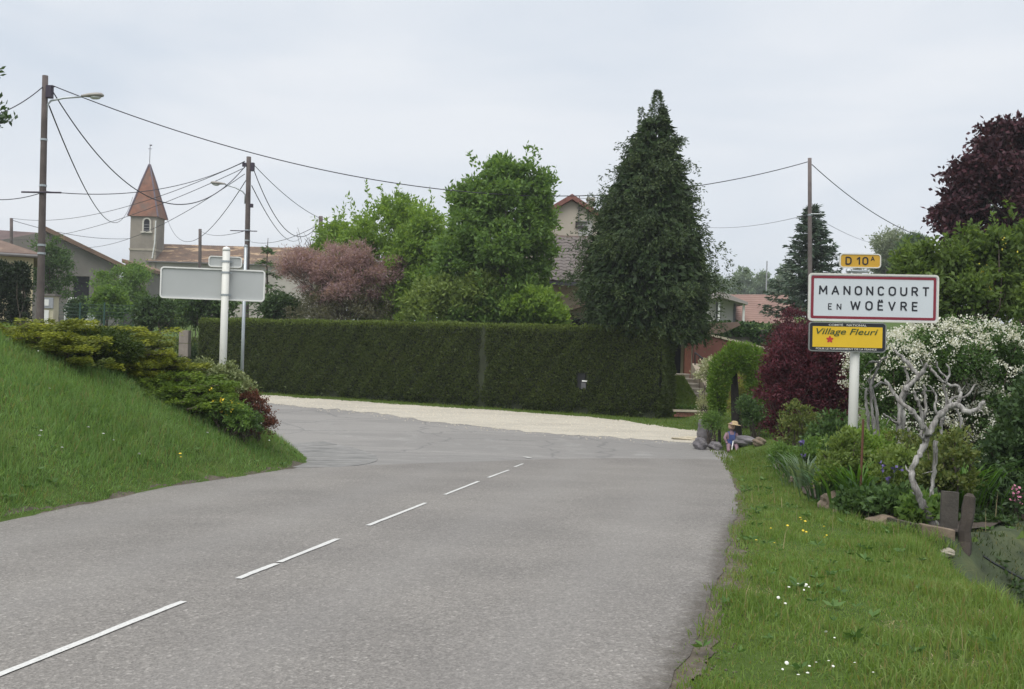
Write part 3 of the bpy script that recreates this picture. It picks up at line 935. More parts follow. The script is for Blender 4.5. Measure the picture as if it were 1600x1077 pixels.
vs = [(x0 - oh, -oh, e1), (x1 + oh, -oh, e1), (x1 + oh, 6 + oh, e1), (x0 - oh, 6 + oh, e1), (x0 + 3, 3, e1 + rh), (x1 - 3.3, 3, e1 + rh)]
vs2 = [(x, y, z - .16) for x, y, z in vs[:4]]
MB().add(vs + vs2, [(0, 1, 5, 4), (1, 2, 5), (2, 3, 4, 5), (3, 0, 4), (0, 6, 7, 1), (1, 7, 8, 2), (2, 8, 9, 3), (3, 9, 6, 0), (6, 9, 8, 7)]).build("roof", plain("brown_roof", (.17, .12, .095), .9, .2, 2, dirt=((.26, .19, .14), 2, .55)), hs)
MB().tube([(x0 - oh, -oh - .07, e1 - .1), (x1 + oh, -oh - .07, e1 - .1)], .07, 8).build("gutter", plain("zinc", (.16, .15, .15)), hs)

# ---- main house behind the cypress
DH = 43.5
beige = plain("beige_render", (.50, .43, .32), .9, .08, 1.5, bmp=.15, dirt=((.36, .31, .24), 1.1, .58))
grey_gable = plain("gable_render", (.47, .42, .35), .95, .08, .8, dirt=((.34, .30, .25), .7, .6))
hm = thing("main_house", "beige two level house with red edged gable and ribbed tile roof behind the cypress", "house", G(950, DH))
ap = rel(888, 313, DH + 3, hm)
gw = 3.4
er = ap[1] - gw * .62
xc = ap[0] + .15
MB().prism([(xc - gw, -1), (xc + gw, -1), (xc + gw, er), (xc, ap[1]), (xc - gw, er)], 3, 10).build("gable_wall", grey_gable, hm)
redt = plain("red_ridge_tile", (.20, .085, .068), .8, .2, 4)
for sg in (-1, 1):
    MB().prism([(xc, ap[1] + .02), (xc + sg * (gw + .35), er - .35 * .62 + .02), (xc + sg * (gw + .35), er - .35 * .62 + .24), (xc, ap[1] + .25)], 2.7, 10.3).build("roof_slope", redt, hm)
# stuff on the gable: dark rail, white panel, aerial and chimney
a_, b_ = rel(899, 356, DH + 3, hm), rel(917, 347, DH + 3, hm)
MB().box(a_[0], b_[0], 2.9, 2.998, a_[1], a_[1] + .09).box(a_[0], a_[0] + .07, 2.9, 2.998, a_[1], b_[1]).box(a_[0], b_[0], 2.9, 2.998, b_[1] - .06, b_[1]).build("window_rail", plain("dark_rail", (.05, .04, .04), .6, .1), hm)
a_, b_ = rel(903, 380, DH + 3, hm), rel(924, 362, DH + 3, hm)
wn = thing("window", None, None, (a_[0], 3, a_[1])); wn.parent = hm
MB().ring([(0, 0), (.62, 0), (.62, 1.0), (0, 1.0)], [(.04, .04), (.58, .04), (.58, .96), (.04, .96)], -.04, .03).build("frame", plain("grey_frame", (.34, .33, .31), .6, .1), wn)
MB().box(.04, .58, -.012, -.004, .04, .96).build("shutter", plain("pale_shutter", (.46, .45, .43), .7, .06), wn)
a_ = rel(904, 350, DH + 3.0, hm); b_ = rel(904, 306, DH + 3, hm)
an = MB().tube([(a_[0], 2.94, a_[1]), (a_[0], 2.94, b_[1])], .022, 6)
for k, (l, z) in enumerate(((.55, -.12), (.45, -.3), (.35, -.55))):
    an.tube([(a_[0] - l * .3, 2.94, b_[1] + z), (a_[0] + l, 2.94, b_[1] + z)], .012, 5)
an.build("aerial", plain("aerial_metal", (.16, .16, .17), .4, .1), hm)
a_, b_ = rel(918, 345, DH + 5, hm), rel(928, 312, DH + 5, hm)
MB().box(a_[0], b_[0], 5, 5.45, er, b_[1]).box(a_[0] - .06, b_[0] + .06, 4.94, 5.51, b_[1] + .002, b_[1] + .1).build("chimney", plain("chimney_render", (.5, .48, .44), .9, .1), hm)
# lower wing
wx0, wx1 = rel(858, 460, DH - 1.2, hm)[0], rel(1046, 460, DH - 1.2, hm)[0]
ez_ = rel(880, 440, DH - 1.7, hm)[1]
MB().box(wx0 + .1, wx1, -1.2, 2.7, -1.2, ez_ - .02).build("wing_wall", beige, hm)
MB().box(wx0 - .35, wx1 + .3, -1.86, -1.7, ez_ - .16, ez_ - .02).build("gutter", plain("dark_gutter", (.06, .06, .075), .4, .1), hm)
# tile courses, each pan tile its own piece
ry0, ry1 = -1.78, 2.65
rz0, rz1 = ez_, rel(905, 369, DH + 2.6, hm)[1]
sl_ = math.atan2(rz1 - rz0, ry1 - ry0); Ls = math.hypot(rz1 - rz0, ry1 - ry0)
tile_m = plain("brown_tile", (.150, .130, .122), .9, .10, 1.5)
Mroof = Matrix.Translation((wx0 - .3, ry0, rz0)) @ Matrix.Rotation(sl_, 4, 'X')
MB().box(0, wx1 - wx0 + .5, 0, Ls, -.1, .015, Mroof).build("roof_deck", plain("roof_under", (.10, .07, .06), .9, .1), hm)
tw_, tl_ = .33, .40
nxn, nyn = 15, int(Ls / .335)
seg = 6
vs = []
for zz in (0, 1):
    for i in range(seg + 1):
        f = i / seg
        x_ = f * tw_
        z_ = .02 * math.sin(f * 2 * math.pi) + .02
        vs.append((x_, 0 if zz == 0 else tl_, z_ + (.034 if zz == 0 else .010)))
fs = [(i, i + 1, seg + 2 + i, seg + 1 + i) for i in range(seg)]
lip = [(x_, y_, z_ - .035) for x_, y_, z_ in vs[:seg + 1]]
n0 = len(vs); vs += lip
fs += [(i + 1, i, n0 + i, n0 + i + 1) for i in range(seg)]
tile_me = None
for j in range(nyn):
    for i in range(nxn):
        if tile_me is None:
            o = MB().add(vs, fs).build("tile", tile_m, hm); tile_me = o.data
        else:
            o = bpy.data.objects.new("tile", tile_me); COL.objects.link(o); o.parent = hm
        o.matrix_local = Mroof @ Matrix.Translation((i * tw_ + rng.normal() * .004, j * .335, .012 + rng.normal() * .003))
# porch roof seen between the trees
pr0 = rel(868, 492, DH - 4, hm); pr1 = rel(908, 477, DH - 4, hm)
MB().prism([(pr0[0], pr0[1]), (pr1[0] + 1, pr1[1] + .3), (pr1[0] + 1, pr1[1] + .45), (pr0[0] - .1, pr0[1] + .14)], -3.4, -1.3).build("porch_roof", plain("brown_roof", (.17, .12, .095)), hm)
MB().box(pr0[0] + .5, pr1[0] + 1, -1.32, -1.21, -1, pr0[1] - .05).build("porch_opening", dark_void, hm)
MB().box(pr0[0] + .55, pr0[0] + .67, -3.2, -3.08, -1, pr0[1] + .1).build("porch_post", plain("brown_frame", (.10, .06, .045)), hm)

# ---- entrance behind the hedge end: steps, railing, porch wall
st = thing("entrance_steps", "pale concrete garden steps with slanting side wall beyond the hedge end", "steps", G(1095, 35.2))
stone_step = plain("step_concrete", (.38, .34, .28), .9, .14, 4, dirt=((.26, .23, .19), 3, .55))
b0 = W(1102, 622, 35.2) - st.location; b6 = W(1068, 583, 37.8) - st.location
n_s = 6
for k in range(n_s):
    f = k / (n_s - 1)
    x_ = b0.x + (b6.x - b0.x) * f; y_ = (b6.y) * f; z_ = b0.z - .2 + (b6.z - b0.z) * f
    MB().box(x_ - .95, x_ + .22, y_, y_ + .62, z_ - 1.2, z_ + .12).box(x_ - .97, x_ + .24, y_ - .03, y_ + .60, z_ + .122, z_ + .17).build("step", stone_step, st)
mb = MB()
q0, q1 = (b0.x + .30, 0, b0.z - .12), (b6.x + .34, b6.y + .3, b6.z + .35)
mb.add([(q0[0], q0[1], -1), (q0[0] + .32, q0[1], -1), (q1[0] + .32, q1[1], -1), (q1[0], q1[1], -1), q0, (q0[0] + .32, q0[1], q0[2]), (q1[0] + .32, q1[1], q1[2]), q1],
       [(0, 1, 2, 3), (4, 5, 6, 7), (0, 1, 5, 4), (1, 2, 6, 5), (2, 3, 7, 6), (3, 0, 4, 7)])
mb.build("side_wall", plain("pale_slab", (.46, .39, .30), .9, .12, 3), st)
rl = thing("stair_railing", "black metal railing with upright bars at the top of the garden steps", "railing", W(1085, 580, 38.0))
black = plain("black_metal", (.02, .022, .025), .45, .2)
ra, rb = W(1086, 551, 38.0) - rl.location, W(1118, 576, 37.2) - rl.location
rc, rd_ = W(1086, 588, 38.0) - rl.location, W(1118, 604, 37.2) - rl.location
MB().tube([ra, rb], .028, 6).tube([rc, rd_], .018, 6).build("handrail", black, rl)
for k in range(6):
    f = k / 5
    MB().tube([rc.lerp(rd_, f) - Vector((0, 0, .1 if k in (0, 5) else 0)), ra.lerp(rb, f)], .025 if k in (0, 5) else .014, 6).build("bar", black, rl)
pw = thing("entrance_porch", "house entrance with brick pillar, dark doorway and pale blinds above the steps", "porch", G(1085, 40))
a_, b_ = rel(1052, 600, 40, pw), rel(1116, 528, 40, pw)
MB().box(a_[0] - 2, b_[0] + .1, 0.9, 3, -1, b_[1] + .25).build("back_wall", cream, pw)
xx0, xx1 = rel(1070, 560, 40, pw)[0], rel(1080, 560, 40, pw)[0]
MB().box(xx0, xx1, 0, .3, -1, b_[1] + .15).build("pillar", plain("porch_brick", (.24, .10, .065), .9, .2, 6), pw)
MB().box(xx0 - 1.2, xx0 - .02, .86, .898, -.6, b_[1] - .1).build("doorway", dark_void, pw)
for k in range(5):
    xx = xx1 + .12 + k * .17
    MB().box(xx, xx + .12, .80, .895, .3, b_[1]).build("blind_slat", plain("cream_blind", (.62, .56, .44), .7, .08), pw)
MB().prism([(xx0 - 1.6, b_[1] + .16), (b_[0] + .2, b_[1] + .16), (b_[0] + .9, b_[1] + .5), (b_[0] + .8, b_[1] + .62), (xx0 - 1.6, b_[1] + .3)], -.4, 1.2).build("canopy", plain("brown_roof", (.17, .12, .095)), pw)

# low brick kerb before the little lawn
kb = thing("brick_kerb", "low brick kerb with cream coping edging the small lawn by the hedge end", "kerb wall", G(1078, 32.7))
k0, k1 = rel(1053, 650, 32.7, kb), rel(1104, 644, 32.7, kb)
brk = plain("kerb_brick", (.22, .10, .07), .9, .25, 5)
nb = 7
for r_ in range(2):
    for k in range(nb):
        bw = (k1[0] - k0[0]) / nb
        x_ = k0[0] + k * bw + (bw / 2 if r_ else 0)
        MB().box(x_ + .006, x_ + bw - .006, rng.normal() * .004, .12, -.02 + r_ * .075, .048 + r_ * .075).build("brick", brk, kb)
MB().box(k0[0] - .03, k1[0] + .1, -.04, .16, .135, .195).build("coping", plain("cream_coping", (.50, .44, .34), .9, .1, 4), kb)
# small bright lawn bank behind it
lbv = [W(1050, 652, 33.0), W(1100, 646, 33.0), W(1093, 628, 34.7), W(1086, 612, 35.6), W(1068, 588, 36.2), W(1046, 588, 36.2)]
LBN = 9
gridp = []
for i_ in range(LBN):
    f = i_ / (LBN - 1)
    l_ = lbv[0].lerp(lbv[5], f); r_ = lbv[1].lerp(lbv[2], f * 2) if f < .5 else lbv[2].lerp(lbv[4], f * 2 - 1)
    gridp.append([l_.lerp(r_, k / 6) for k in range(7)])
V_ = np.array([[tuple(p) for p in row] for row in gridp]).reshape(-1, 3)
ii = np.arange(LBN * 7).reshape(LBN, 7)
tag(np_mesh("lawn_slope", V_, np.stack([ii[:-1, :-1], ii[:-1, 1:], ii[1:, 1:], ii[1:, :-1]], -1).reshape(-1, 4), bpy.data.materials["turf_soil"], smooth=True), kind='structure')
q_ = rng.random((5200, 2))
fi, fk = q_[:, 0] * (LBN - 1.001), q_[:, 1] * 5.999
i0, k0_ = fi.astype(int), fk.astype(int)
VV = V_.reshape(LBN, 7, 3); fi = (fi - i0)[:, None]; fk = (fk - k0_)[:, None]
pt = (VV[i0, k0_] * (1 - fi) + VV[i0 + 1, k0_] * fi) * (1 - fk) + (VV[i0, k0_ + 1] * (1 - fi) + VV[i0 + 1, k0_ + 1] * fi) * fk
tag(blades("slope_grass", pt[:, 0], pt[:, 1], rng.uniform(.05, .10, len(pt)), np.full(len(pt), .02), far_grass, .5, z=pt[:, 2] - .01), 'bright mown grass on the little slope beside the garden steps', 'grass')


# dark red sloping ramp wall with pale coping
rw = thing("ramp_wall", "dark red brown sloping garden wall topped by a pale coping line", "garden wall", G(1160, 38.2))
a_, b_ = rel(1106, 522, 38.2, rw), rel(1212, 549, 38.2, rw)
c_ = rel(1075, 538, 38.2, rw)
MB().prism([(a_[0] - .5, -1), (b_[0] + .5, -1), (b_[0] + .5, b_[1] - .12), (a_[0], a_[1] - .05), (a_[0] - .5, a_[1] - .4)], 0, .22).build("wall", plain("red_brown_paint", (.16, .06, .045), .8, .15, 2), rw)
MB().prism([(a_[0] - .03, a_[1] - .047), (b_[0] + .5, b_[1] - .117), (b_[0] + .5, b_[1] - .05), (a_[0] - .03, a_[1] + .03)], -.05, .27).build("coping", plain("cream_coping", (.50, .44, .34)), rw)

rt_ = thing("retaining_wall", "long grey concrete retaining wall draped with ivy below the far house", "retaining wall", G(1180, 43.5))
a_, b_ = rel(1090, 512, 43.5, rt_), rel(1260, 515, 43.5, rt_)
MB().box(a_[0] - 1, b_[0] + 3, 0, .35, -3.5, a_[1]).build("wall", plain("grey_concrete", (.17, .155, .145), .95, .15, .8, dirt=((.11, .10, .095), 1, .5)), rt_)
ivy = leafm("ivy_leaf", (.022, .055, .014), (.06, .12, .03))
n = 5200
ix = rng.uniform(a_[0] - 1, b_[0] + 2.6, n)
hang = .12 + .22 * np.abs(lump(ix, ix * 0, 1.8, 2)) + 1.0 * np.exp(-((ix - rel(1192, 530, 43.5, rt_)[0]) / .35) ** 2)
iz = a_[1] + .12 - rng.random(n) ** 1.3 * (hang + .25)
iy = np.where(iz > a_[1], rng.uniform(-.1, .6, n), -.06 + rng.normal(size=n) * .05)
iz = np.where(iz > a_[1], iz + rng.random(n) * .2, iz)
leaves("ivy", np.stack([ix, iy, iz], 1), np.stack([rng.normal(size=n), -.6 + rng.normal(size=n) * .4, rng.normal(size=n) * .6 - .1], 1), .13, .11, ivy, rt_)

# ---- far house with a long brown roof
D = 66.0
fh = thing("far_house", "distant white walled bungalow with a broad brown tiled roof above the retaining wall", "house", G(1170, D))
a_, b_ = rel(1107, 508, D, fh), rel(1160, 470, D, fh)
fw = plain("far_white_wall", (.50, .48, .45), .9, .06, 1)
MB().box(a_[0], b_[0] - .5, 0, 6, -1, rel(1126, 466, D, fh)[1]).build("wall", fw, fh)
MB().box(rel(1119, 480, D, fh)[0], rel(1126, 480, D, fh)[0], -.05, -.003, -1, rel(1120, 473, D, fh)[1]).build("doorway", plain("dim_window", (.10, .10, .11), .3, .1), fh)
MB().box(rel(1146, 480, D, fh)[0], rel(1149.5, 480, D, fh)[0], -.05, -.003, -1, rel(1148, 474, D, fh)[1]).build("shutter", plain("dim_window", (.10, .10, .11)), fh)
for px in (1119, 1157):
    xx = rel(px, 480, D, fh)[0]
    MB().box(xx - .06, xx + .06, -1.0, -.88, -1, rel(px, 473, D, fh)[1]).build("post", white_paint, fh)
r0, r1, r2, r3 = rel(1100, 466, D, fh), rel(1120, 457, D, fh), rel(1161, 474, D, fh), rel(1152, 474, D, fh)
MB().prism([r0, r1, r2, (r2[0], r2[1] - .15), (r1[0] - .1, r1[1] - .35), (r0[0], r0[1] - .15)], -1.4, 6.5).build("gable_roof", plain("grey_verge", (.30, .27, .26), .8, .1), fh)
e0, e1_ = rel(1128, 506, D, fh), rel(1246, 509, D, fh)
t0_, t1_ = rel(1128, 460, D + 3, fh), rel(1232, 460, D + 3, fh)
m, t, b = new_mat("far_brown_tiles")
f1 = noise(t, 1.2, 5, .6); wv = nd(t, "ShaderNodeTexWave", bands_direction='Z'); wv.inputs['Scale'].default_value = 2.2
tc = nd(t, "ShaderNodeTexCoord"); t.links.new(tc.outputs['Object'], wv.inputs[0])
c = ramp(t, f1, [(.3, (.20, .125, .105)), (.7, (.27, .17, .14))])
t.links.new(c, b.inputs['Base Color']); b.inputs['Roughness'].default_value = .9; bump(t, b, wv.outputs['Fac'], .6, .05)
xs0 = rel(1158, 480, D, fh)[0]
MB().add([(xs0, .3, e0[1]), (e1_[0], .3, e1_[1]), (t1_[0], 3.2, t1_[1]), (t0_[0], 3.2, t0_[1]), (xs0, .45, e0[1] - .2), (e1_[0], .45, e1_[1] - .2), (t1_[0], 6.2, e1_[1] - .2), (t0_[0], 6.2, e0[1] - .2)],
         [(0, 1, 2, 3), (0, 4, 5, 1), (1, 5, 6, 2), (3, 2, 6, 7), (0, 3, 7, 4), (4, 7, 6, 5)]).build("roof", m, fh)

# ================================================================ hedge
HA, HB = np.array([4.55, 32.25]), np.array([-12.2, 41.2])
hd = unit(HB - HA); hn = np.array([hd[1], -hd[0]])     # hn points away from the road
if hn[1] < 0: hn = -hn
HL = float(np.hypot(*(HB - HA)))
hz0 = -.45
TOPZ = 2.36
hedge = thing("hedge", "long tall clipped dark green conifer hedge running along the gravel strip", "hedge", (HA[0], HA[1], hz0))
core = plain("hedge_core", (.030, .038, .018), .95, .4, 3)
mb = MB()
th = 1.3
c4 = [np.array([0, 0]) + hn * .07 + hd * .07, hd * (HL - .07) + hn * .07, hd * (HL - .07) + hn * th, hd * .07 + hn * th]
mb.prism([tuple(p) for p in c4], -.3, TOPZ - hz0 - .07, 'z')
mb.build("core", core, hedge)
hedge_leaf = leafm("hedge_spray", (.052, .078, .024), (.120, .160, .050), tip=(0.182, 0.247, 0.058), transl=0.40, nscale=.45, patch=((.085, .075, .035), .9, .60, .5))
def hedge_face(n, p0, p1, outv, inset=0):
    s = rng.random(n); z = rng.random(n) * (TOPZ - hz0)
    b = p0[None] * (1 - s[:, None]) + p1[None] * s[:, None]
    L_ = np.hypot(*(p1 - p0))
    wob = .065 * lump(s * L_, z, 1.9, 1.5) + .04 * lump(s * L_, z, 6.5, 4.0) - .10 * sstep(.35, 0, z) - .16 * np.exp(-((s * L_ - 6.3) / .16) ** 2) * (L_ > 5) - .07 * np.exp(-((s * L_ - 12.4) / .2) ** 2) * (L_ > 5) - .12 * sstep(TOPZ - hz0 - .15, TOPZ - hz0, z)
    off = wob + rng.normal(size=n) * .02
    b = b + outv[None] * off[:, None]
    P = np.concatenate([b, z[:, None]], 1)
    A = np.stack([outv[0] * .75 + rng.normal(size=n) * .45, outv[1] * .75 + rng.normal(size=n) * .45, .45 + rng.normal(size=n) * .4], 1)
    t = np.clip(sstep(TOPZ - hz0 - .28, TOPZ - hz0, z) * rng.random(n) * 1.2, 0, 1)
    return P, A, t
PA = [hedge_face(72000, np.zeros(2), hd * HL, -hn), hedge_face(7000, np.zeros(2), hn * th, -hd), hedge_face(8000, hd * HL, hd * HL + hn * 1.4, hd),]
n = 26000
s = rng.random(n) * HL; q = rng.random(n) * th
top = np.stack([hd[0] * s + hn[0] * q, hd[1] * s + hn[1] * q, TOPZ - hz0 - .08 + .05 * lump(s, q, 1.6, 1) + .03 * rng.normal(size=n) - .04 * sstep(9.5, 7.5, s)], 1)
PA.append((top, rng.normal(size=(n, 3)) * .6 + np.array([0, 0, .9]), np.clip(rng.random(n) * 1.1, 0, 1)))
n = 2600
s = rng.random(n) * HL; q = rng.random(n) ** 1.6 * th
st0 = np.stack([hd[0] * s + hn[0] * q, hd[1] * s + hn[1] * q, TOPZ - hz0 - .06 + .05 * lump(s, q, 1.6, 1) + .05 * rng.random(n) * (lump(s, q, .9, 6) > -.1)], 1)
PA.append((st0, rng.normal(size=(n, 3)) * .35 + np.array([0, 0, 1.0]), np.clip(.3 + rng.random(n), 0, 1)))
P = np.concatenate([p[0] for p in PA]); A = np.concatenate([p[1] for p in PA]); T = np.concatenate([p[2] for p in PA])
# the letterbox niche stays clear
lbx = W(914, 597, 32.5)
along = (lbx.x - HA[0]) / hd[0]
k = ~((np.abs(P[:, 0] * hd[0] + P[:, 1] * hd[1] - along) < .21) & (np.abs(P[:, 2] + hz0 - lbx.z) < .26) & ((P[:, 0] * hn[0] + P[:, 1] * hn[1]) < .3))
leaves("clipped_foliage", P[k], A[k], .085, .05, hedge_leaf, hedge, t=T[k])

lbp = HA + hd * along + hn * .02
lb = thing("letterbox", "small dark letterbox with white flap set into the hedge face", "letterbox", (lbp[0], lbp[1], lbx.z), math.atan2(hn[1], hn[0]) - math.pi / 2)
MB().box(-.2, .06, .0, .3, -.26, .24).build("box", plain("letterbox_black", (.012, .013, .015), .4, .1), lb, bevel=.01)
MB().box(-.02, .17, -.05, -.012, -.02, .025).build("flap", white_paint, lb)
MB().box(-.04, .12, -.05, -.012, -.25, -.05).build("door", plain("letterbox_grey", (.10, .10, .105), .5, .1), lb)

# ================================================================ conifers
def cypress(name, label, base, prof, dx, mat, n_bough=300, sprays=20, per=14, leaf=(.11, .034), group=None):
    """hanging plumes over a leaning cone; prof: (z, radius, centre shift), rising"""
    r = thing(name, label, "tree", base, 0, group)
    pz = np.array([p[0] for p in prof]); pr = np.array([p[1] for p in prof]); px_ = np.array([p[2] for p in prof])
    z = rng.random(n_bough * 5) * (pz[-1] - pz[0]) + pz[0]
    z = z[rng.random(len(z)) < (np.interp(z, pz, pr) + .10) / (pr.max() + .10)][:n_bough]; n = len(z)
    a = rng.uniform(0, 2 * np.pi, n); R = np.interp(z, pz, pr)
    ru = np.clip(R * rng.uniform(.60, 1.03, n) - .26 * np.clip(R / 1.5, .3, 1), .0, None)
    O = np.stack([np.cos(a), np.sin(a), np.zeros(n)], 1)
    C = O * ru[:, None] + np.stack([np.interp(z, pz, px_), 0 * z, z], 1)
    s_ = rng.uniform(.22, .42, n) * np.clip(R / 1.3, .20, 1.1)
    m = n * sprays
    Cs = np.repeat(C, sprays, 0) + rng.normal(size=(m, 3)) * np.repeat(s_, sprays)[:, None] * np.array([.75, .75, .45])
    Os = unit(np.repeat(O, sprays, 0) + rng.normal(size=(m, 3)) * .45)
    ln = np.repeat(s_, sprays) * rng.uniform(.6, 1.35, m)
    f = np.tile(np.linspace(0, 1, per), m)
    On = np.repeat(Os, per, 0); L_ = np.repeat(ln, per)
    P = np.repeat(Cs, per, 0) + On * (np.sin(f * 1.7) * .40 * L_)[:, None] + np.array([0, 0, 1]) * ((.30 * np.sin(f * 2.3) - .62 * f ** 2) * L_)[:, None]
    P += rng.normal(size=P.shape) * (.025 + .03 * f[:, None])
    A = On * .75 + np.array([0, 0, -.35]) + rng.normal(size=P.shape) * .5
    T = np.clip(f * 1.1 - .2, 0, 1) * np.repeat(np.repeat(rng.random(n), sprays), per)
    # inner growth
    k = 15000
    zi = rng.random(k * 2) * (pz[-1] - pz[0]) * .96 + pz[0]
    zi = zi[rng.random(len(zi)) < (np.interp(zi, pz, pr) / pr.max()) ** 1.3][:k]; k = len(zi)
    ai = rng.uniform(0, 2 * np.pi, k); ri = np.interp(zi, pz, pr) * rng.uniform(.25, .80, k)
    Pi = np.stack([np.cos(ai) * ri + np.interp(zi, pz, px_), np.sin(ai) * ri, zi], 1)
    Ai = np.stack([np.cos(ai), np.sin(ai), -.8 + 0 * ai], 1) + rng.normal(size=(k, 3)) * .7
    leaves("crown", np.concatenate([P, Pi]), np.concatenate([A, Ai]), np.r_[np.full(len(P), leaf[0]), np.full(k, .30)], np.r_[np.full(len(P), leaf[1]), np.full(k, .13)], mat, r, t=np.r_[T, np.zeros(k)])
    mb = MB()
    limb(mb, (0, 0, -.2), (px_[-1], 0, pz[-1] - .3), .2, .02, .01, 8, 6)
    for _ in range(40):
        q = rng.integers(n)
        limb(mb, (np.interp(C[q][2] + .2, pz, px_), 0, min(C[q][2] + .2, pz[-1] - .4)), C[q], .035, .008, .04, 5, 3)
    mb.build("trunk", bark, r, smooth=True)
    return r

DC = 33.9
cyp = leafm("cypress_spray", (.019, .040, .015), (.052, .088, .030), tip=(.11, .15, .05), transl=.2, nscale=1.1)
cb = G(1012, DC)
zz = lambda py: zpx(1012, py, DC) - cb.z
rw_ = lambda w: w / 2 / FPX * DC * 1.04
sh_ = lambda c, py=300: W(c, py, DC).x - cb.x
cypress("cypress_tree", "very tall dark drooping cypress standing behind the hedge end", cb,
        [(zz(528), rw_(170), sh_(1030, 528)), (zz(500), rw_(205), sh_(1013, 500)), (zz(460), rw_(226), sh_(1009, 460)), (zz(400), rw_(212), sh_(1008, 400)), (zz(350), rw_(176), sh_(1012, 350)),
         (zz(300), rw_(142), sh_(1015, 300)), (zz(250), rw_(96), sh_(1018, 250)), (zz(205), rw_(56), sh_(1022, 205)), (zz(180), rw_(34), sh_(1027, 180)), (zz(170), rw_(22), sh_(1028, 170))], 0, cyp)
# its leading shoot and a lower second leader, feathery spires of the same foliage
o = bpy.data.objects["cypress_tree"]
def spire(name, x0, z0, x1, z1, r0, n):
    f = rng.random(n) ** 1.25
    w = r0 * (1.0 - f) ** .8 + .02
    a = rng.uniform(0, 6.28, n)
    P = np.stack([x0 + (x1 - x0) * f + np.cos(a) * w * rng.random(n) ** .5, np.sin(a) * w * rng.random(n) ** .5, z0 + f * (z1 - z0)], 1)
    A = np.stack([np.cos(a), np.sin(a), -.2 + rng.normal(size=n) * .4], 1) + rng.normal(size=(n, 3)) * .3
    tag(leaves(name, P, A, .105, .034, cyp, o, t=rng.random(n) * .6), kind='stuff')
spire("leading_shoot", sh_(1026, 205), zz(205), sh_(1028, 140), zz(140), .40, 1500)
spire("second_leader", sh_(1014, 250), zz(250), sh_(1002, 168), zz(168), .34, 800)

def spruce(name, label, base, H, R, mat, n_wh=22, per=8, nb=46, z0=.6, leaf=(.13, .035), group=None, upturn=.25):
    r = thing(name, label, "tree", base, 0, group)
    Ps, As = [], []
    mb = MB(); limb(mb, (0, 0, -.3), (0, 0, H), .02 * H, .012, .004, 7, 6)
    for w_ in range(n_wh):
        z = z0 + (H - z0) * (w_ / n_wh) ** .92
        rr = R * (1 - (z - z0) / (H - z0)) ** .85 + .08
        for k in range(per):
            a = 2 * math.pi * (k + rng.random() * .7) / per + w_ * .9
            L_ = rr * rng.uniform(.72, 1.15)
            d = np.array([math.cos(a), math.sin(a), 0])
            f = np.sort(rng.random(int(nb * (L_ / R * .8 + .25))))
            droop = (-.28 * f + upturn * f ** 3) * L_
            c = np.array([0, 0, z + rng.normal() * .06]) + d * (f * L_)[:, None] + np.array([0, 0, 1]) * droop[:, None]
            side = np.array([-d[1], d[0], 0])
            sg = rng.choice([-1, 1], len(f))
            for rep in range(2):
                Ps.append(c + rng.normal(size=c.shape) * .04)
                As.append(d * .7 + side * (sg * rng.uniform(.3, 1.1, len(f)))[:, None] + np.array([0, 0, 1]) * (rng.normal(size=len(f)) * .3 - .25 * rep)[:, None])
            mb.tube([(0, 0, z), tuple(c[len(c) // 2]), tuple(c[-1])], [.022, .014, .005], 4)
    leaves("crown", np.concatenate(Ps), np.concatenate(As), leaf[0] * R / 1.6, leaf[1] * R / 1.6, mat, r)
    mb.build("trunk", bark, r)
    return r
spr = leafm("spruce_needle", (0.029, 0.057, 0.039), (0.091, 0.137, 0.086), transl=0.18, nscale=.6)
sb = G(1264, 55.0)
spruce("spruce_tree", "dark blue green spruce standing behind the bare wooden pole", sb, zpx(1268, 318, 55) - sb.z, 2.35, spr, 19, 8, 60, 1.0, (.20, .055))
sb = G(1512, 34.0)
spruce("spruce_tree", "pale spruce with thin spiky leader poking out behind the copper tree", sb, zpx(1512, 222, 34) - sb.z, 1.9, leafm("pale_needle", (0.039, 0.065, 0.039), (0.104, 0.150, 0.078), transl=0.20), 15, 6, 34, 1.2, (.22, .05), upturn=.5)
fb = G(412, 44.5)
spruce("fir_tree", "young fir with long dark spreading branches beside the second lamp pole", fb, zpx(412, 372, 44.5) - fb.z, 1.6, leafm("fir_needle", (0.046, 0.091, 0.039), (0.117, 0.195, 0.078), transl=0.30), 9, 5, 34, 1.2, (.19, .05), upturn=.1)

# ================================================================ broadleaved trees
def EL(px, py, d, wpx, hpx, base, dep=None):
    p = W(px, py, d) - Vector(base)
    rx_ = wpx / 2 / FPX * d
    return (p.x, 0, p.z, rx_, dep or rx_ * .9, hpx / 2 / FPX * d)
fresh = leafm("fresh_leaf", (0.124, 0.221, 0.039), (0.267, 0.397, 0.085), transl=0.50)
mid_green = leafm("mid_leaf", (0.081, 0.163, 0.039), (0.202, 0.319, 0.088), transl=0.50)
olive_leaf = leafm("olive_leaf", (0.111, 0.176, 0.039), (0.247, 0.325, 0.098), transl=0.45)
b = G(785, 38.5)
tree("broadleaf_tree", "tallest bright green leafy tree behind the middle of the hedge", "tree", b,
     [EL(785, 300, 38.5, 140, 95, b), EL(770, 380, 38.5, 150, 150, b), EL(825, 400, 38.5, 95, 190, b), EL(735, 330, 38.5, 70, 80, b), EL(790, 470, 38.5, 160, 80, b), EL(845, 330, 38.5, 56, 110, b), EL(715, 420, 38.5, 80, 110, b), EL(780, 500, 38.5, 210, 70, b)],
     mid_green, bark_pale, 860, 62, .27, (.19, .085), .15, twigs=60, up=.1, shoot=60, shoot_len=.7)
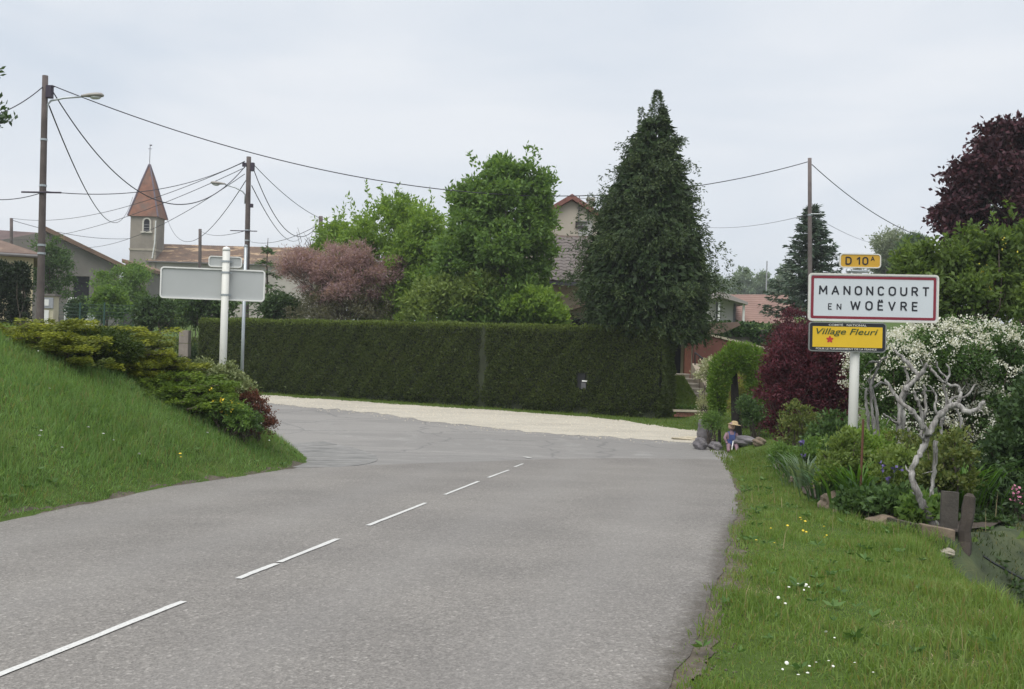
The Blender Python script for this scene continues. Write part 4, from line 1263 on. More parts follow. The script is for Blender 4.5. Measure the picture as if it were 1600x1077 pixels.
for px, d, lab, els in ((600, 43, "bushy light green tree rising behind the pink tamarisk", [(600, 360, 110, 100), (610, 420, 150, 110), (560, 400, 80, 70), (615, 490, 190, 80)]),
                        (672, 42, "light green tree between the tallest tree and the tamarisk", [(665, 370, 80, 100), (690, 430, 120, 120), (650, 410, 90, 90), (680, 495, 160, 80)]),
                        (536, 45, "loose yellow green tree nearest the short far pole", [(535, 395, 80, 80), (528, 430, 75, 90)])):
    b = G(px, d)
    tree("broadleaf_tree", lab, "tree", b, [EL(e[0], e[1], d, e[2], e[3], b) for e in els], fresh, bark_pale, 340, 56, .28, (.19, .08), .10, "light green trees behind the hedge", twigs=30, up=.45, shoot=46, shoot_len=.9)
tam = leafm("tamarisk_plume", (.235, .150, .172), (.48, .335, .365), transl=0.45, nscale=1.2)
b = G(545, 41.5)
r = tree("tamarisk_tree", "wide feathery tamarisk bush covered in dusty pink blossom", "tree", b,
     [EL(545, 425, 41.5, 175, 70, b), EL(480, 425, 41.5, 105, 65, b), EL(545, 465, 41.5, 165, 70, b), EL(605, 430, 41.5, 60, 60, b), EL(462, 415, 41.5, 60, 50, b)],
     tam, bark, 420, 95, .26, (.13, .028), .07, twigs=50, up=.5, crown='blossom')
C, D_ = in_ells([EL(550, 470, 41.5, 150, 70, b), EL(505, 480, 41.5, 100, 60, b), EL(590, 480, 41.5, 90, 60, b), EL(540, 500, 41.5, 190, 60, b)], 330, .3)
P, A = clumpy(C, D_, 50, .26, .2)
leaves("foliage", P, A, .14, .03, leafm("tamarisk_inner", (0.091, 0.091, 0.058), (0.182, 0.182, 0.117), transl=0.35), r)
for px, d, lab, els, mt in ((715, 37.9, "pale olive leafed shrub just behind the hedge top", [(715, 475, 140, 90), (670, 488, 90, 60), (755, 465, 70, 90)], olive_leaf),
                            (838, 37.4, "fresh green shrub spilling over the hedge near the house wall", [(835, 480, 80, 60), (862, 500, 50, 40), (805, 490, 50, 40)], fresh)):
    b = G(px, d)
    bush("garden_shrub", lab, "shrub", b, [EL(e[0], e[1], d, e[2], e[3], b, .8) for e in els] + [(0, 0, 1.6, 1.5, .5, 1.2)], mt, bark, 260, 46, .25, (.17, .075), "shrubs behind the hedge", up=.3)
dkshrub = leafm("dark_shrub_leaf", (0.029, 0.060, 0.023), (0.086, 0.146, 0.052), transl=0.30)
dim = leafm("dim_leaf", (0.042, 0.086, 0.029), (0.111, 0.189, 0.058), transl=0.35)
for px, d, lab, els, mt in (
        (440, 43.5, "dark thin shrub in front of the white wall beside the tamarisk", [(440, 480, 60, 45), (425, 495, 40, 40)], dkshrub),
        (320, 46, "dim green shrub mass below the blank sign panel", [(318, 488, 80, 60), (350, 480, 50, 60), (290, 480, 50, 60)], dim),
        (188, 62, "feathery green tree in front of the barn and church foot", [(190, 440, 80, 60), (205, 465, 60, 60), (160, 450, 40, 45)], mid_green),
        (166, 46, "rounded green shrub before the wire fence", [(166, 482, 66, 54)], mid_green),
        (248, 41.5, "round dark shrub at the road bend by the stone pillar", [(246, 500, 70, 66), (232, 492, 44, 44)], dkshrub),
        (120, 47, "small clipped dark shrub beside the white utility cabinet", [(121, 487, 34, 36)], dkshrub),
        (292, 50, "light green shrub beyond the stone pillar", [(292, 490, 46, 44), (275, 498, 40, 40)], olive_leaf),
        (76, 58, "broad green tree behind the nearest lamp pole", [(78, 415, 62, 90), (60, 440, 60, 90), (98, 450, 40, 60)], dim)):
    b = G(px, d)
    tree("garden_shrub" if 'shrub' in lab else "broadleaf_tree", lab, "shrub" if 'shrub' in lab else "tree", b,
         [EL(e[0], e[1], d, e[2], e[3], b) for e in els] + [(0, 0, .55, els[0][2] * .5 / FPX * d, .8, .75)], mt, bark, 190, 52, .24 * d / 46, (.17, .075), .07, twigs=14, lobe=5)
for px, lab, e in ((10, "wide dark clipped evergreen before the cream house", [(8, 470, 44, 110), (0, 440, 30, 60)]), (33, "narrow dark clipped evergreen nearest the lamp pole", [(33, 470, 22, 110), (32, 430, 16, 40)])):
    b = G(px, 37)
    bush("clipped_evergreen", lab, "shrub", b, [EL(q[0], q[1], 37, q[2], q[3], b) for q in e], leafm("clipped_dark", (0.013, 0.026, 0.013), (0.036, 0.058, 0.026), transl=0.20), bark, 150, 60, .14, (.10, .05), "dark evergreens by the cream house", up=.4, low=-.9)
# the tree whose branch enters at the edge of the view
b = G(-75, 24)
tree("walnut_tree", "dark leafed tree outside the edge showing only one branch tip", "tree", b, [EL(-60, 150, 24, 110, 190, b, .9), EL(-5, 188, 24, 46, 44, b, .3), EL(-90, 260, 24, 100, 150, b, .9)], dkshrub, bark, 150, 34, .18, (.16, .08), .14, twigs=40)
# bare little tree behind the church roof end
b = G(484, 75)
bt = thing("bare_tree", "small leafless tree with fine twigs against the sky beside the far pole", "tree", b)
mb = MB(); tz = zpx(484, 352, 75) - b.z
limb(mb, (0, 0, -.3), (0, 0, tz - 2.2), .12, .08, .02)
for k in range(26):
    a = rng.uniform(0, 6.28); l = rng.uniform(.4, 1.4)
    limb(mb, (0, 0, tz - 2.2 - rng.random()), (math.cos(a) * l, math.sin(a) * l, tz - rng.random() * 1.3), .035, .012, .08, 4, 4)
mb.build("branches", bark, bt)

# right hand side
copper = leafm("copper_leaf", (.028, .011, .018), (.090, .031, .042), transl=.22, nscale=.8)
b = G(1590, 29)
tree("copper_beech", "large dark purple leaved tree towering over the garden edge", "tree", b,
     [EL(1600, 300, 29, 210, 200, b), EL(1545, 330, 29, 150, 190, b), EL(1490, 350, 29, 75, 110, b), EL(1650, 330, 29, 200, 260, b), EL(1500, 400, 29, 90, 60, b), EL(1565, 240, 29, 90, 70, b)],
     copper, bark, 760, 60, .26, (.16, .095), .22, twigs=50, up=-.05)
lab_leaf = leafm("laburnum_leaf", (.066, .118, .026), (.175, .255, .066), transl=0.50)
b = G(1510, 22.5)
r = tree("laburnum_tree", "bright green laburnum with a few yellow tassels behind the flowering bush", "tree", b,
     [EL(1440, 425, 22.5, 75, 70, b), EL(1500, 425, 22.5, 90, 90, b), EL(1555, 410, 22.5, 110, 110, b), EL(1600, 400, 22.5, 80, 130, b), EL(1520, 470, 22.5, 180, 90, b), EL(1590, 460, 22.5, 120, 110, b)],
     lab_leaf, bark, 520, 60, .18, (.135, .06), .09, twigs=36, up=.25, shoot=60, shoot_len=.35)
C = np.array([tuple(W(px, py, 21.9) - b) for px, py in ((1568, 378), (1590, 408), (1534, 428), (1597, 440), (1548, 452))])
P = np.repeat(C, 16, 0) + rng.normal(size=(80, 3)) * np.array([.03, .03, .1])
tag(leaves("yellow_tassel", P, rng.normal(size=(80, 3)) + np.array([0, 0, -1]), .05, .035, plain("laburnum_yellow", (.55, .48, .05), .7, .1), r), kind="stuff")
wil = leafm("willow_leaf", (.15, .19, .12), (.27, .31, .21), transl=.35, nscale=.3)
b = G(1400, 95)
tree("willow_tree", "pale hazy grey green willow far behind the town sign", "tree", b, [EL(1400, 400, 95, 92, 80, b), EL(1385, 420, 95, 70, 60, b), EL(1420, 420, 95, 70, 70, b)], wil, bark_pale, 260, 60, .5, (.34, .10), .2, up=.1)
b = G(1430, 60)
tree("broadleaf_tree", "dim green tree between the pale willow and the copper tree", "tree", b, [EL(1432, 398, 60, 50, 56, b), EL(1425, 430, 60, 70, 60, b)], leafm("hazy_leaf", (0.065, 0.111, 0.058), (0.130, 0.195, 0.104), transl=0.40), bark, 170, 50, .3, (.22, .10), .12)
# a row of far poplars
pop = leafm("poplar_leaf", (.13, .19, .115), (.22, .29, .18), transl=.35, nscale=.15)  # pale young leaves, with the fade of distance haze put into the colour
poplar0 = None
for k, (px, py, d) in enumerate(((1098, 432, 205), (1118, 424, 200), (1133, 436, 212), (1148, 428, 205), (1161, 418, 200), (1172, 427, 214), (1184, 419, 203), (1198, 430, 208), (1211, 424, 200), (1226, 421, 205), (1240, 430, 210))):
    b = G(px, d); h = zpx(px, py, d) - b.z
    labs = ["far pale poplar nearest the cypress", "pointed far poplar beside the first", "short far poplar in the gap of the tall pair", "far poplar with rounded top above the bungalow gable", "tallest pointed far poplar over the brown roof",
            "low far poplar between two taller ones", "second tall far poplar over the brown roof", "blurred far poplar beside the thin mast", "wide far poplar left of the spruce", "far poplar half hidden behind the spruce", "far poplar behind the bare pole"]
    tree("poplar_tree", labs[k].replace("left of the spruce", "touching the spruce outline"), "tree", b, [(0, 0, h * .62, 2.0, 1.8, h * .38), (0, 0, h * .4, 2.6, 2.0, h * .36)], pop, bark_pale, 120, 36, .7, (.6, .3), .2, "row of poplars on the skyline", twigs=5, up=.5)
b = G(1208, 190)
mb = MB().tube([(0, 0, 0), (0, 0, zpx(1195, 408, 190) - b.z)], .12, 5)
tag(mb.build("mast", plain("mast_grey", (.3, .3, .32), .6, .1), None, loc=G(1195, 190)), "thin grey mast rising among the far poplars", "mast")

# ================================================================ bushes and plants of the verge garden
def barberry(label, base, ells, group=None, n=300, red=True, lf=(.075, .032)):
    return bush("barberry_bush", label, "shrub", base, ells, leafm("barberry_leaf", (.045, .013, .021), (.150, .034, .052), transl=0.35, nscale=1.5), bark, n, 70, .16, lf, group, .5, .5, 26, -.7)
b = G(1232, 22.0)
barberry("tall dark red barberry bush behind the town sign post", b, [EL(1262, 560, 22, 120, 110, b), EL(1240, 600, 22, 110, 130, b), EL(1290, 590, 22, 110, 130, b), EL(1232, 660, 22, 70, 90, b), EL(1285, 640, 22, 90, 110, b)], n=520)
b = G(1240, 30.0)
barberry("smaller dull red shrub behind the tall barberry", b, [EL(1240, 510, 30, 60, 50, b), EL(1230, 540, 30, 70, 70, b), (0, 0, 1.0, .6, .6, 1.0)], n=150)
# thuja arch
arch_leaf = leafm("arch_thuja", (0.072, 0.150, 0.018), (0.169, 0.273, 0.039), transl=0.35, nscale=1.4)
ta = thing("thuja_arch", "clipped bright green conifer trained into an arch on two stems", "topiary", G(1155, 26.5))
path = [(1121, 645, 22), (1121, 608, 32), (1129, 573, 40), (1150, 555, 44), (1176, 562, 46), (1188, 590, 48), (1190, 630, 46), (1188, 660, 42)]
Ps, As = [], []
for i in range(len(path) - 1):
    (x0, y0, w0), (x1_, y1_, w1) = path[i], path[i + 1]
    for f in np.linspace(0, 1, 9, endpoint=False):
        c = np.array(W(x0 + (x1_ - x0) * f, y0 + (y1_ - y0) * f, 26.5) - ta.location)
        rr = (w0 + (w1 - w0) * f) / 2 / FPX * 26.5
        d = unit(rng.normal(size=(190, 3)))
        Ps.append(c + d * rr * np.array([1, .8, 1]) * (.65 + .4 * rng.random((190, 1)))); As.append(d + np.array([0, 0, .5]) + rng.normal(size=(190, 3)) * .4)
leaves("foliage", np.concatenate(Ps), np.concatenate(As), .075, .04, arch_leaf, ta)
mb = MB()
mb.tube([W(1124, 692, 26.4) - ta.location, W(1124, 640, 26.4) - ta.location, W(1121, 600, 26.5) - ta.location], .04, 6)
mb.build("slim_stem", plain("bark_black", (.03, .026, .024), .9, .3), ta)
mb = MB().tube([W(1152, 690, 26.8) - ta.location, W(1149, 640, 26.8) - ta.location, W(1147, 590, 26.8) - ta.location, W(1146, 562, 26.6) - ta.location], [.14, .11, .09, .05], 8)
mb.build("main_stem", plain("bark_black", (.03, .026, .024)), ta)
gold = leafm("gold_leaf", (.16, .19, .035), (.32, .33, .075), transl=.35)
b = G(1163, 28.5); bush("golden_shrub", "yellow green shrub seen through the conifer arch", "shrub", b, [EL(1165, 605, 28.5, 60, 80, b, .5), (0, 0, .5, .5, .5, .6)], gold, bark, 120, 44, .13, (.085, .035))
b = G(1104, 30.0); bush("variegated_shrub", "pale variegated shrub between the stair railing and the arch", "shrub", b, [EL(1107, 590, 30, 34, 40, b, .4), EL(1112, 575, 30, 26, 30, b, .4), (.1, 0, .5, .4, .4, .6)], leafm("variegated", (.22, .25, .12), (.50, .50, .34), transl=.3), bark, 90, 40, .12, (.08, .04))
b = G(1112, 26.0); bush("low_shrub", "low green shrub at the rock beside the thin arch stem", "shrub", b, [EL(1112, 664, 26.0, 28, 42, b, .3)], mid_green, bark, 90, 40, .08, (.05, .025))
b = G(1180, 26.0); bush("low_shrub", "dark leafy shrub behind the straw hatted figure", "shrub", b, [EL(1182, 660, 26.0, 46, 50, b, .4), EL(1166, 640, 26, 24, 40, b, .3)], dim, bark, 120, 40, .1, (.06, .035))
b = G(1075, 33.5); bush("low_shrub", "strip of low leafy plants along the brick kerb", "plant", b, [(-.2, 0, .1, .55, .2, .16), (.35, .1, .1, .3, .2, .14)], mid_green, bark, 60, 30, .05, (.06, .035))
# tall poplar-white spirea
spi = leafm("spirea_leaf", (0.026, 0.060, 0.017), (0.091, 0.169, 0.042), transl=0.35)
b = G(1475, 17.0)
sp_e = [EL(1400, 590, 16.5, 110, 130, b, 1.0), EL(1480, 570, 16.5, 150, 130, b, 1.1), EL(1560, 580, 16.5, 150, 150, b, 1.1), EL(1640, 620, 16.5, 140, 190, b, 1.1), EL(1440, 640, 16.5, 150, 120, b, 1.1), EL(1560, 670, 16.5, 180, 150, b, 1.1)]
sp_ = bush("spirea_bush", "big arching bush smothered in clusters of white blossom", "shrub", b, sp_e, spi, bark, 720, 66, .16, (.065, .034), None, .5, .2, 40, -.8, lobe=8)
C, D_ = in_ells([(e[0], e[1], e[2], e[3] * 1.0, e[4] * 1.0, e[5] * 1.0) for e in sp_e], 270, .9, -.35)
k = (rng.random(len(C)) < np.clip((C[:, 2] + .5) / 1.7, .12, 1)) & (C[:, 0] > (W(1336, 600, 16.5) - b).x)
C, D_ = C[k], D_[k]
m_ = 7
f = np.tile(np.linspace(-.5, .5, m_), len(C))[:, None]
tang = unit(np.cross(D_, rng.normal(size=D_.shape)))
C = np.repeat(C, m_, 0) + np.repeat(tang * rng.uniform(.25, .6, (len(C), 1)), m_, 0) * f + np.repeat(D_, m_, 0) * (.10 - .35 * f ** 2) + rng.normal(size=(len(f), 3)) * .025
n = len(C)
P = np.repeat(C, 14, 0) + rng.normal(size=(n * 14, 3)) * np.array([.036, .036, .026])
leaves("blossom", P, rng.normal(size=(n * 14, 3)) + np.array([0, -.3, .6]), .032, .028, leafm("white_blossom", (.60, .60, .52), (.80, .80, .74), transl=.2), sp_)
b = G(1640, 13.0)
bush("dark_bush", "dark leafy bush filling the shady garden edge below the blossom", "shrub", b, [EL(1600, 740, 13, 130, 150, b, .6), EL(1645, 690, 13, 140, 260, b, .7), EL(1560, 690, 14, 110, 140, b, .6), EL(1555, 755, 13.6, 80, 90, b, .5)], dkshrub, bark, 420, 56, .13, (.075, .045), None, .5, .2, 20, -.8)
pk = thing("rhododendron", "sprig of pink flowers among dark leaves at the picture edge", "shrub", G(1592, 12.0))
c = np.array(W(1593, 778, 12.0) - pk.location)
n = 380
leaves("foliage", c + rng.normal(size=(n, 3)) * np.array([.16, .12, .16]) + np.array([0, 0, -.05]), rng.normal(size=(n, 3)), .085, .035, dkshrub, pk)
n = 60
tag(leaves("flower", c + np.repeat(rng.normal(size=(12, 3)) * np.array([.10, .06, .08]), 5, 0) - np.array([.02, .12, -.03]) + rng.normal(size=(n, 3)) * .015, rng.normal(size=(n, 3)) + np.array([0, -.6, 0]), .035, .03, plain("pink_petal", (.60, .22, .34), .7, .15, 20), pk), kind="stuff")
mb = MB(); 
for _ in range(5): limb(mb, (0, 0, -.1), c + rng.normal(size=3) * .12, .015, .006, .05, 5, 4)
mb.build("stem", bark, pk)

# plants of the flower bed
gcx, gcy = scatter(26000, 3.6, 9, 6.5, 15.5, lambda x, y: (x > np.where(y > 9.9, 4.9, np.interp(y, CRX, CRV) + .5)) & (lump(x, y, 1.4, 7) > -.1))
gn = len(gcx)
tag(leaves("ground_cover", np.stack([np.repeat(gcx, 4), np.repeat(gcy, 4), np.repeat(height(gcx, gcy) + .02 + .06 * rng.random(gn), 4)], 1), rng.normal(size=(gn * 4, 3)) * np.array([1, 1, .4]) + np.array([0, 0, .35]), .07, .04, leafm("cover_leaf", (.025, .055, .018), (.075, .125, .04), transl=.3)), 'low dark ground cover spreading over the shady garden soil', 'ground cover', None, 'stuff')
gy_ = np.linspace(5.2, 13.5, 60); gc_ = np.where(gy_ > 9.95, 4.0, np.interp(gy_, CRX, CRV))
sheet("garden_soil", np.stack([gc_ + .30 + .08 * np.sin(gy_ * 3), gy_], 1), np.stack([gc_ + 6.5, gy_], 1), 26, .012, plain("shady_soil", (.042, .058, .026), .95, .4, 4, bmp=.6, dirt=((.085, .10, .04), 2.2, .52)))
bed_in = np.array([(4.15, 10.4), (4.0, 11.7), (3.97, 13.0), (4.2, 15.0), (4.6, 17.0), (5.0, 19.2), (5.35, 22)])
bed_out = np.array([(4.45, 10.4), (6.8, 13.0), (7.2, 14.6), (7.4, 16.5), (7.6, 18.6), (7.8, 20.2), (8.0, 22)])
sheet("flower_bed_soil", resample(bed_in, 40), resample(bed_out, 40), 14, .05, plain("bed_soil", (.055, .042, .032), .95, .35, 5, bmp=.6), edge=(.05, .05))

def sword_plant(name, label, base, n, h, w, mat, spread=.16, cat="plant", group=None, arch_=.5, flower=None):
    r = thing(name, label, cat, base, 0, group)
    a = rng.uniform(0, 2 * np.pi, n); s0 = np.abs(rng.normal(size=n)) * spread
    hh = h * rng.uniform(.6, 1.15, n); ww = w * rng.uniform(.7, 1.2, n)
    d = np.stack([np.cos(a), np.sin(a)], 1); q = np.stack([-np.sin(a), np.cos(a)], 1)
    V = []
    for f, wf in ((0, .6), (.35, 1), (.7, .8), (1, .05)):
        o_ = s0 + arch_ * hh * f ** 1.8 * rng.uniform(.8, 1.1)
        z = hh * (f - .28 * arch_ * f ** 3 * 1.6)
        c = d * o_[:, None]
        for sg in (-1, 1):
            V.append(np.concatenate([c + q * (sg * ww * wf * .5)[:, None], z[:, None]], 1))
    V = np.stack(V, 1).reshape(-1, 3)
    i = np.arange(n)[:, None] * 8
    F = np.concatenate([i + [[0, 1, 3, 2]], i + [[2, 3, 5, 4]], i + [[4, 5, 7, 6]]], 0)
    np_mesh("leaf_blades", V, F, mat, r)
    if flower:
        m_, k = flower
        P, A = [], []
        mb = MB()
        for _ in range(k):
            aa = rng.uniform(0, 6.28); rr = rng.random() * spread * 1.5
            p = np.array([math.cos(aa) * rr, math.sin(aa) * rr, h * rng.uniform(.75, 1.15)])
            mb.tube([(p[0] * .6, p[1] * .6, 0), tuple(p)], .006, 5)
            P.append(p + rng.normal(size=(9, 3)) * .018); A.append(rng.normal(size=(9, 3)))
        tag(leaves("flower", np.concatenate(P), np.concatenate(A), .05, .04, m_, r), kind="stuff")
        mb.build("stem", plain("green_stem", (.06, .10, .03), .8, .1), r)
    return r
iris = leafm("iris_blade", (0.046, 0.111, 0.046), (0.111, 0.195, 0.091), transl=0.35)
lilg = leafm("lily_blade", (0.046, 0.124, 0.016), (0.111, 0.221, 0.036), transl=0.40)
violet = plain("violet_petal", (.13, .10, .28), .7, .25, 20)
rustg = leafm("rust_leaf", (.075, .125, .030), (.21, .235, .075), transl=0.40)
def bed(px, d): 
    p = G(px, d); p.z += .04; return p
for px, d, lab, n, h, w, mt, fl in (
        (1258, 15.8, "grey green iris clump with small mauve flowers at the far bed corner", 120, .58, .028, leafm("grey_iris", (0.104, 0.169, 0.104), (0.260, 0.338, 0.221), transl=0.40), (violet, 3)),
        (1292, 13.7, "broad leaved iris clump bulging over the bed edge beside a stone", 130, .50, .036, iris, (violet, 2)),
        (1340, 13.0, "tall fresh green lily clump in the middle of the bed", 150, .68, .032, lilg, None),
        (1372, 12.3, "blue green iris clump with violet buds above the edging stones", 110, .52, .034, iris, (violet, 3)),
        (1398, 14.2, "upright grassy day lily clump under the driftwood branches", 150, .95, .03, lilg, None),
        (1236, 17.6, "pale grassy clump behind the small stake", 110, .55, .022, lilg, None),
        (1500, 12.6, "green lily clump behind the twisted trunk", 110, .85, .034, lilg, None)):
    sword_plant("iris_clump" if 'iris' in lab else "lily_clump", lab, bed(px, d), n, h, w, mt, .18, "plant", "sword leaved clumps of the flower bed", .6, fl)
for px, d, lab, hgt, wd, mt, lf in (
        (1275, 16.6, "leafy aster clump in front of the barberry", .70, .36, mid_green, (.06, .03)),
        (1252, 19.6, "straggly rusty stemmed rose against the barberry", 1.15, .40, rustg, (.055, .035)),
        (1298, 17.4, "taller green peony clump near the sign post", 1.05, .45, dim, (.085, .04)),
        (1318, 13.6, "yellow green spurge clump at the foot of the sign post", .92, .32, olive_leaf, (.06, .03)),
        (1356, 13.7, "fresh green perennial clump to the side of the sign post", .98, .36, fresh, (.065, .03)),
        (1430, 13.0, "rose bush with bronze young leaves behind the twisted trunk", 1.05, .45, rustg, (.055, .032)),
        (1478, 12.0, "bronze tinted rose by the leaning board", 1.0, .34, rustg, (.055, .032)),
        (1405, 11.6, "low dark leafed cranesbill beside the trunk base", .34, .34, dim, (.07, .055)),
        (1350, 12.2, "low cranesbill mat over the edging stones", .24, .28, dim, (.06, .05)),
        (1445, 11.3, "round leaved plant between trunk base and plank", .28, .24, mid_green, (.07, .06)),
        (1222, 18.8, "low tufted campion at the bed tip", .45, .28, mid_green, (.05, .025)),
        (1325, 15.6, "dark green shrubby phlox before the sign post", .95, .36, dim, (.06, .03)),
        (1408, 12.5, "leafy green bergamot in front of the hooked driftwood", .75, .36, olive_leaf, (.06, .03)),
        (1385, 15.2, "tall bushy green perennial behind the day lilies", 1.05, .45, mid_green, (.065, .03))):
    b = bed(px, d)
    bush("bed_plant", lab, "plant", b, [(0, 0, hgt * .48, wd, wd * .9, hgt * .52), (wd * .4, .1, hgt * .38, wd * .7, wd * .7, hgt * .42), (-wd * .4, -.05, hgt * .34, wd * .7, wd * .6, hgt * .40)], mt, bark, 95, 42, .075, lf, "leafy plants of the flower bed", .4, .55, 16)

# ---- planting at the bank nose: spreading junipers etc.
jun = leafm("juniper_spray", (.020, .042, .010), (.075, .115, .020), tip=(.33, .36, .045), transl=.3, nscale=1.6)
jun2 = leafm("green_juniper_spray", (0.029, 0.068, 0.013), (0.111, 0.189, 0.031), tip=(0.247, 0.351, 0.058), transl=0.32, nscale=1.6)
def juniper(label, base, pads, masses, mat, group="spreading junipers on the bank", tipk=1.0):
    """flat feathery pads (measured px, py, distance, size) floating over a mass whose darker, untipped leaf colour carries the inner shade"""
    r = thing("juniper_bush", label, "shrub", base, 0, group)
    Ps, As, Ts = [], [], []
    mb = MB()
    pads = list(pads) + [(p[0] + rng.normal() * 16, p[1] + 5 + abs(rng.normal()) * 7, p[2] - .05 + rng.normal() * .12, p[3] * .8) for p in pads]
    for kk, (px, py, d, R) in enumerate(pads):
        low_ = .5 if kk >= len(pads) // 2 else 1.0
        py += rng.normal() * 2.5
        c0 = np.array(W(px, py, d) - base)
        yaw0 = rng.normal() * .5 - .15
        root = c0 - np.array([math.cos(yaw0), math.sin(yaw0), 0]) * R * .5 - np.array([0, 0, .08])
        for k in range(13):
            a = yaw0 + rng.normal() * .65 + (math.pi if rng.random() < .25 else 0)
            d2 = np.array([math.cos(a), math.sin(a), 0]); s2 = np.array([-d2[1], d2[0], 0])
            L_ = R * rng.uniform(.45, 1.0); n = 120
            q = root + np.array([rng.normal() * .16 * R, rng.normal() * .16 * R, 0]) + (d2 * L_ * .35 if k % 2 else 0)
            f = rng.random(n) ** .6; o_ = rng.normal(size=n)
            w_ = L_ * (.12 * np.sin(np.clip(f, 0, 1) * math.pi) ** .8 + .012)
            P = q + d2 * (f * L_)[:, None] + s2 * (o_ * w_)[:, None] + np.array([0, 0, 1]) * (.10 * np.sin(f * 1.9) - .03 * np.abs(o_) + rng.normal(size=n) * .016)[:, None]
            A = d2 * 1.0 + s2 * (o_ * .55)[:, None] + np.array([0, 0, .10]) + rng.normal(size=(n, 3)) * .16
            Ps.append(P); As.append(A); Ts.append(np.clip((.15 + f * .9) * rng.uniform(.45, 1.2) * rng.uniform(.5, 1.3, n) * tipk * low_, 0, 1))
            if k % 4 == 0:
                g = hz(base[0] + q[0], base[1] + q[1]) - base[2]
                mb.tube([(q[0] * .6, q[1] * .6, min(g, q[2]) - .1), tuple(q), tuple(P[np.argmax(f)])], [.028, .016, .005], 5)
    for px, py, d, w_, h_ in masses:
        C, D_ = in_ells([EL(px, py, d, w_, h_, base, .45)], 110, .45, -.9)
        P, A = clumpy(C, D_, 60, .09, .1)
        P[:, 2] = np.maximum(P[:, 2], height(P[:, 0] + base[0], P[:, 1] + base[1]) - base[2])
        Ps.append(P); As.append(A * np.array([1, 1, .5])); Ts.append(np.zeros(len(P)))  # no tip colour: shade under the pads is kept in dark leaves
    leaves("foliage", np.concatenate(Ps), np.concatenate(As), .062, .018, mat, r, t=np.concatenate(Ts))
    mb.build("stem", bark, r)
    return r
b = G(110, 16.6); juniper("broad golden tipped spreading juniper highest on the bank", b,
    [(22, 514, 16.2, .6), (62, 509, 16.3, .8), (102, 506, 16.6, .75), (52, 522, 15.8, .6), (104, 526, 15.9, .75), (150, 513, 17.0, .8), (196, 514, 17.4, .85), (228, 522, 17.7, .6), (138, 528, 16.2, .7), (182, 531, 16.9, .65), (118, 545, 15.8, .5)],
    [(85, 548, 16.3, 150, 62), (165, 548, 17.0, 130, 66), (215, 540, 17.6, 70, 40)], jun)
b = G(232, 18.0); juniper("golden juniper fanning out toward the stone pillar", b,
    [(216, 548, 17.4, .7), (246, 553, 17.7, .6), (200, 566, 16.9, .7), (238, 568, 17.2, .8), (272, 573, 17.5, .6), (172, 576, 16.6, .6), (215, 583, 16.9, .6)],
    [(225, 580, 17.4, 120, 50), (175, 585, 16.9, 70, 44)], jun, tipk=.95)
b = G(300, 17.7); juniper("low plain green juniper below the blank sign post", b,
    [(238, 592, 17.0, .6), (276, 587, 17.3, .75), (316, 590, 17.5, .7), (258, 606, 16.8, .6), (300, 607, 17.0, .75), (338, 610, 17.2, .6), (288, 626, 16.8, .6), (328, 630, 16.9, .6), (345, 596, 17.6, .4)],
    [(285, 618, 17.4, 120, 56), (330, 622, 17.5, 70, 66)], jun2, tipk=.9)
b = G(360, 17.9); bush("variegated_shrub", "pale leaved shrub around the foot of the blank sign post", "shrub", b, [(-.1, 0, .60, .30, .28, .36), (.12, -.1, .40, .30, .26, .34), (-.5, .1, .78, .16, .15, .2)], leafm("silver_green", (.12, .16, .06), (.30, .34, .17), transl=.3), bark, 120, 40, .09, (.055, .03))
b = G(352, 16.9); r = bush("tickseed_clump", "green perennial clump carrying bright yellow flowers on the bank nose", "plant", b, [(0, 0, .28, .32, .28, .30), (.2, -.05, .2, .26, .24, .24)], mid_green, bark, 80, 40, .07, (.055, .02), up=.8)
n = 22
pts = np.array([(-.02 + rng.normal() * .13, -.16 + rng.normal() * .08, .50 + rng.normal() * .07) for _ in range(n)])
tag(leaves("flower", np.repeat(pts, 4, 0) + rng.normal(size=(n * 4, 3)) * .012, rng.normal(size=(n * 4, 3)), .035, .03, ylw, r), kind='stuff')
b = G(398, 17.7); bush("barberry_bush", "small red brown barberry mound at the tip of the bank", "shrub", b, [(-.05, 0, .42, .34, .34, .42), (.02, .0, .28, .34, .3, .32), (-.2, 0, .55, .22, .2, .3)], leafm("bronze_leaf", (0.058, 0.029, 0.018), (0.195, 0.072, 0.046), transl=0.32, nscale=2), bark, 170, 50, .07, (.038, .018), None, .5, .4, 14, -.6)
b = G(380, 17.2); bush("low_shrub", "small green shrub tucked under the red brown barberry", "shrub", b, [(0, -.1, .22, .36, .28, .26)], dim, bark, 80, 40, .06, (.04, .02))

# ================================================================ signs
sign_white = plain("sign_white", (.60, .64, .68), .35, .03, 2, dirt=((.50, .51, .48), 4, .66))
sign_edge = plain("sign_rim", (.66, .65, .60), .4, .05, 4)
sign_red = plain("sign_red", (.22, .018, .035), .4, .08, 5)
ink = plain("sign_ink", (.012, .014, .022), .5, .1)
sign_yellow = plain("sign_yellow", (.72, .47, .02), .4, .05, 3)
road_yellow = plain("road_number_yellow", (.58, .33, .03), .4, .06, 4)
sign_back = plain("sign_back", (.43, .445, .445), .5, .05, 2, metal=.0)
post_white = plain("post_paint", (.62, .62, .58), .5, .06, 2, dirt=((.42, .41, .36), 5, .6))
galv = plain("galvanised", (.42, .45, .47), .4, .12, 3, metal=.6)

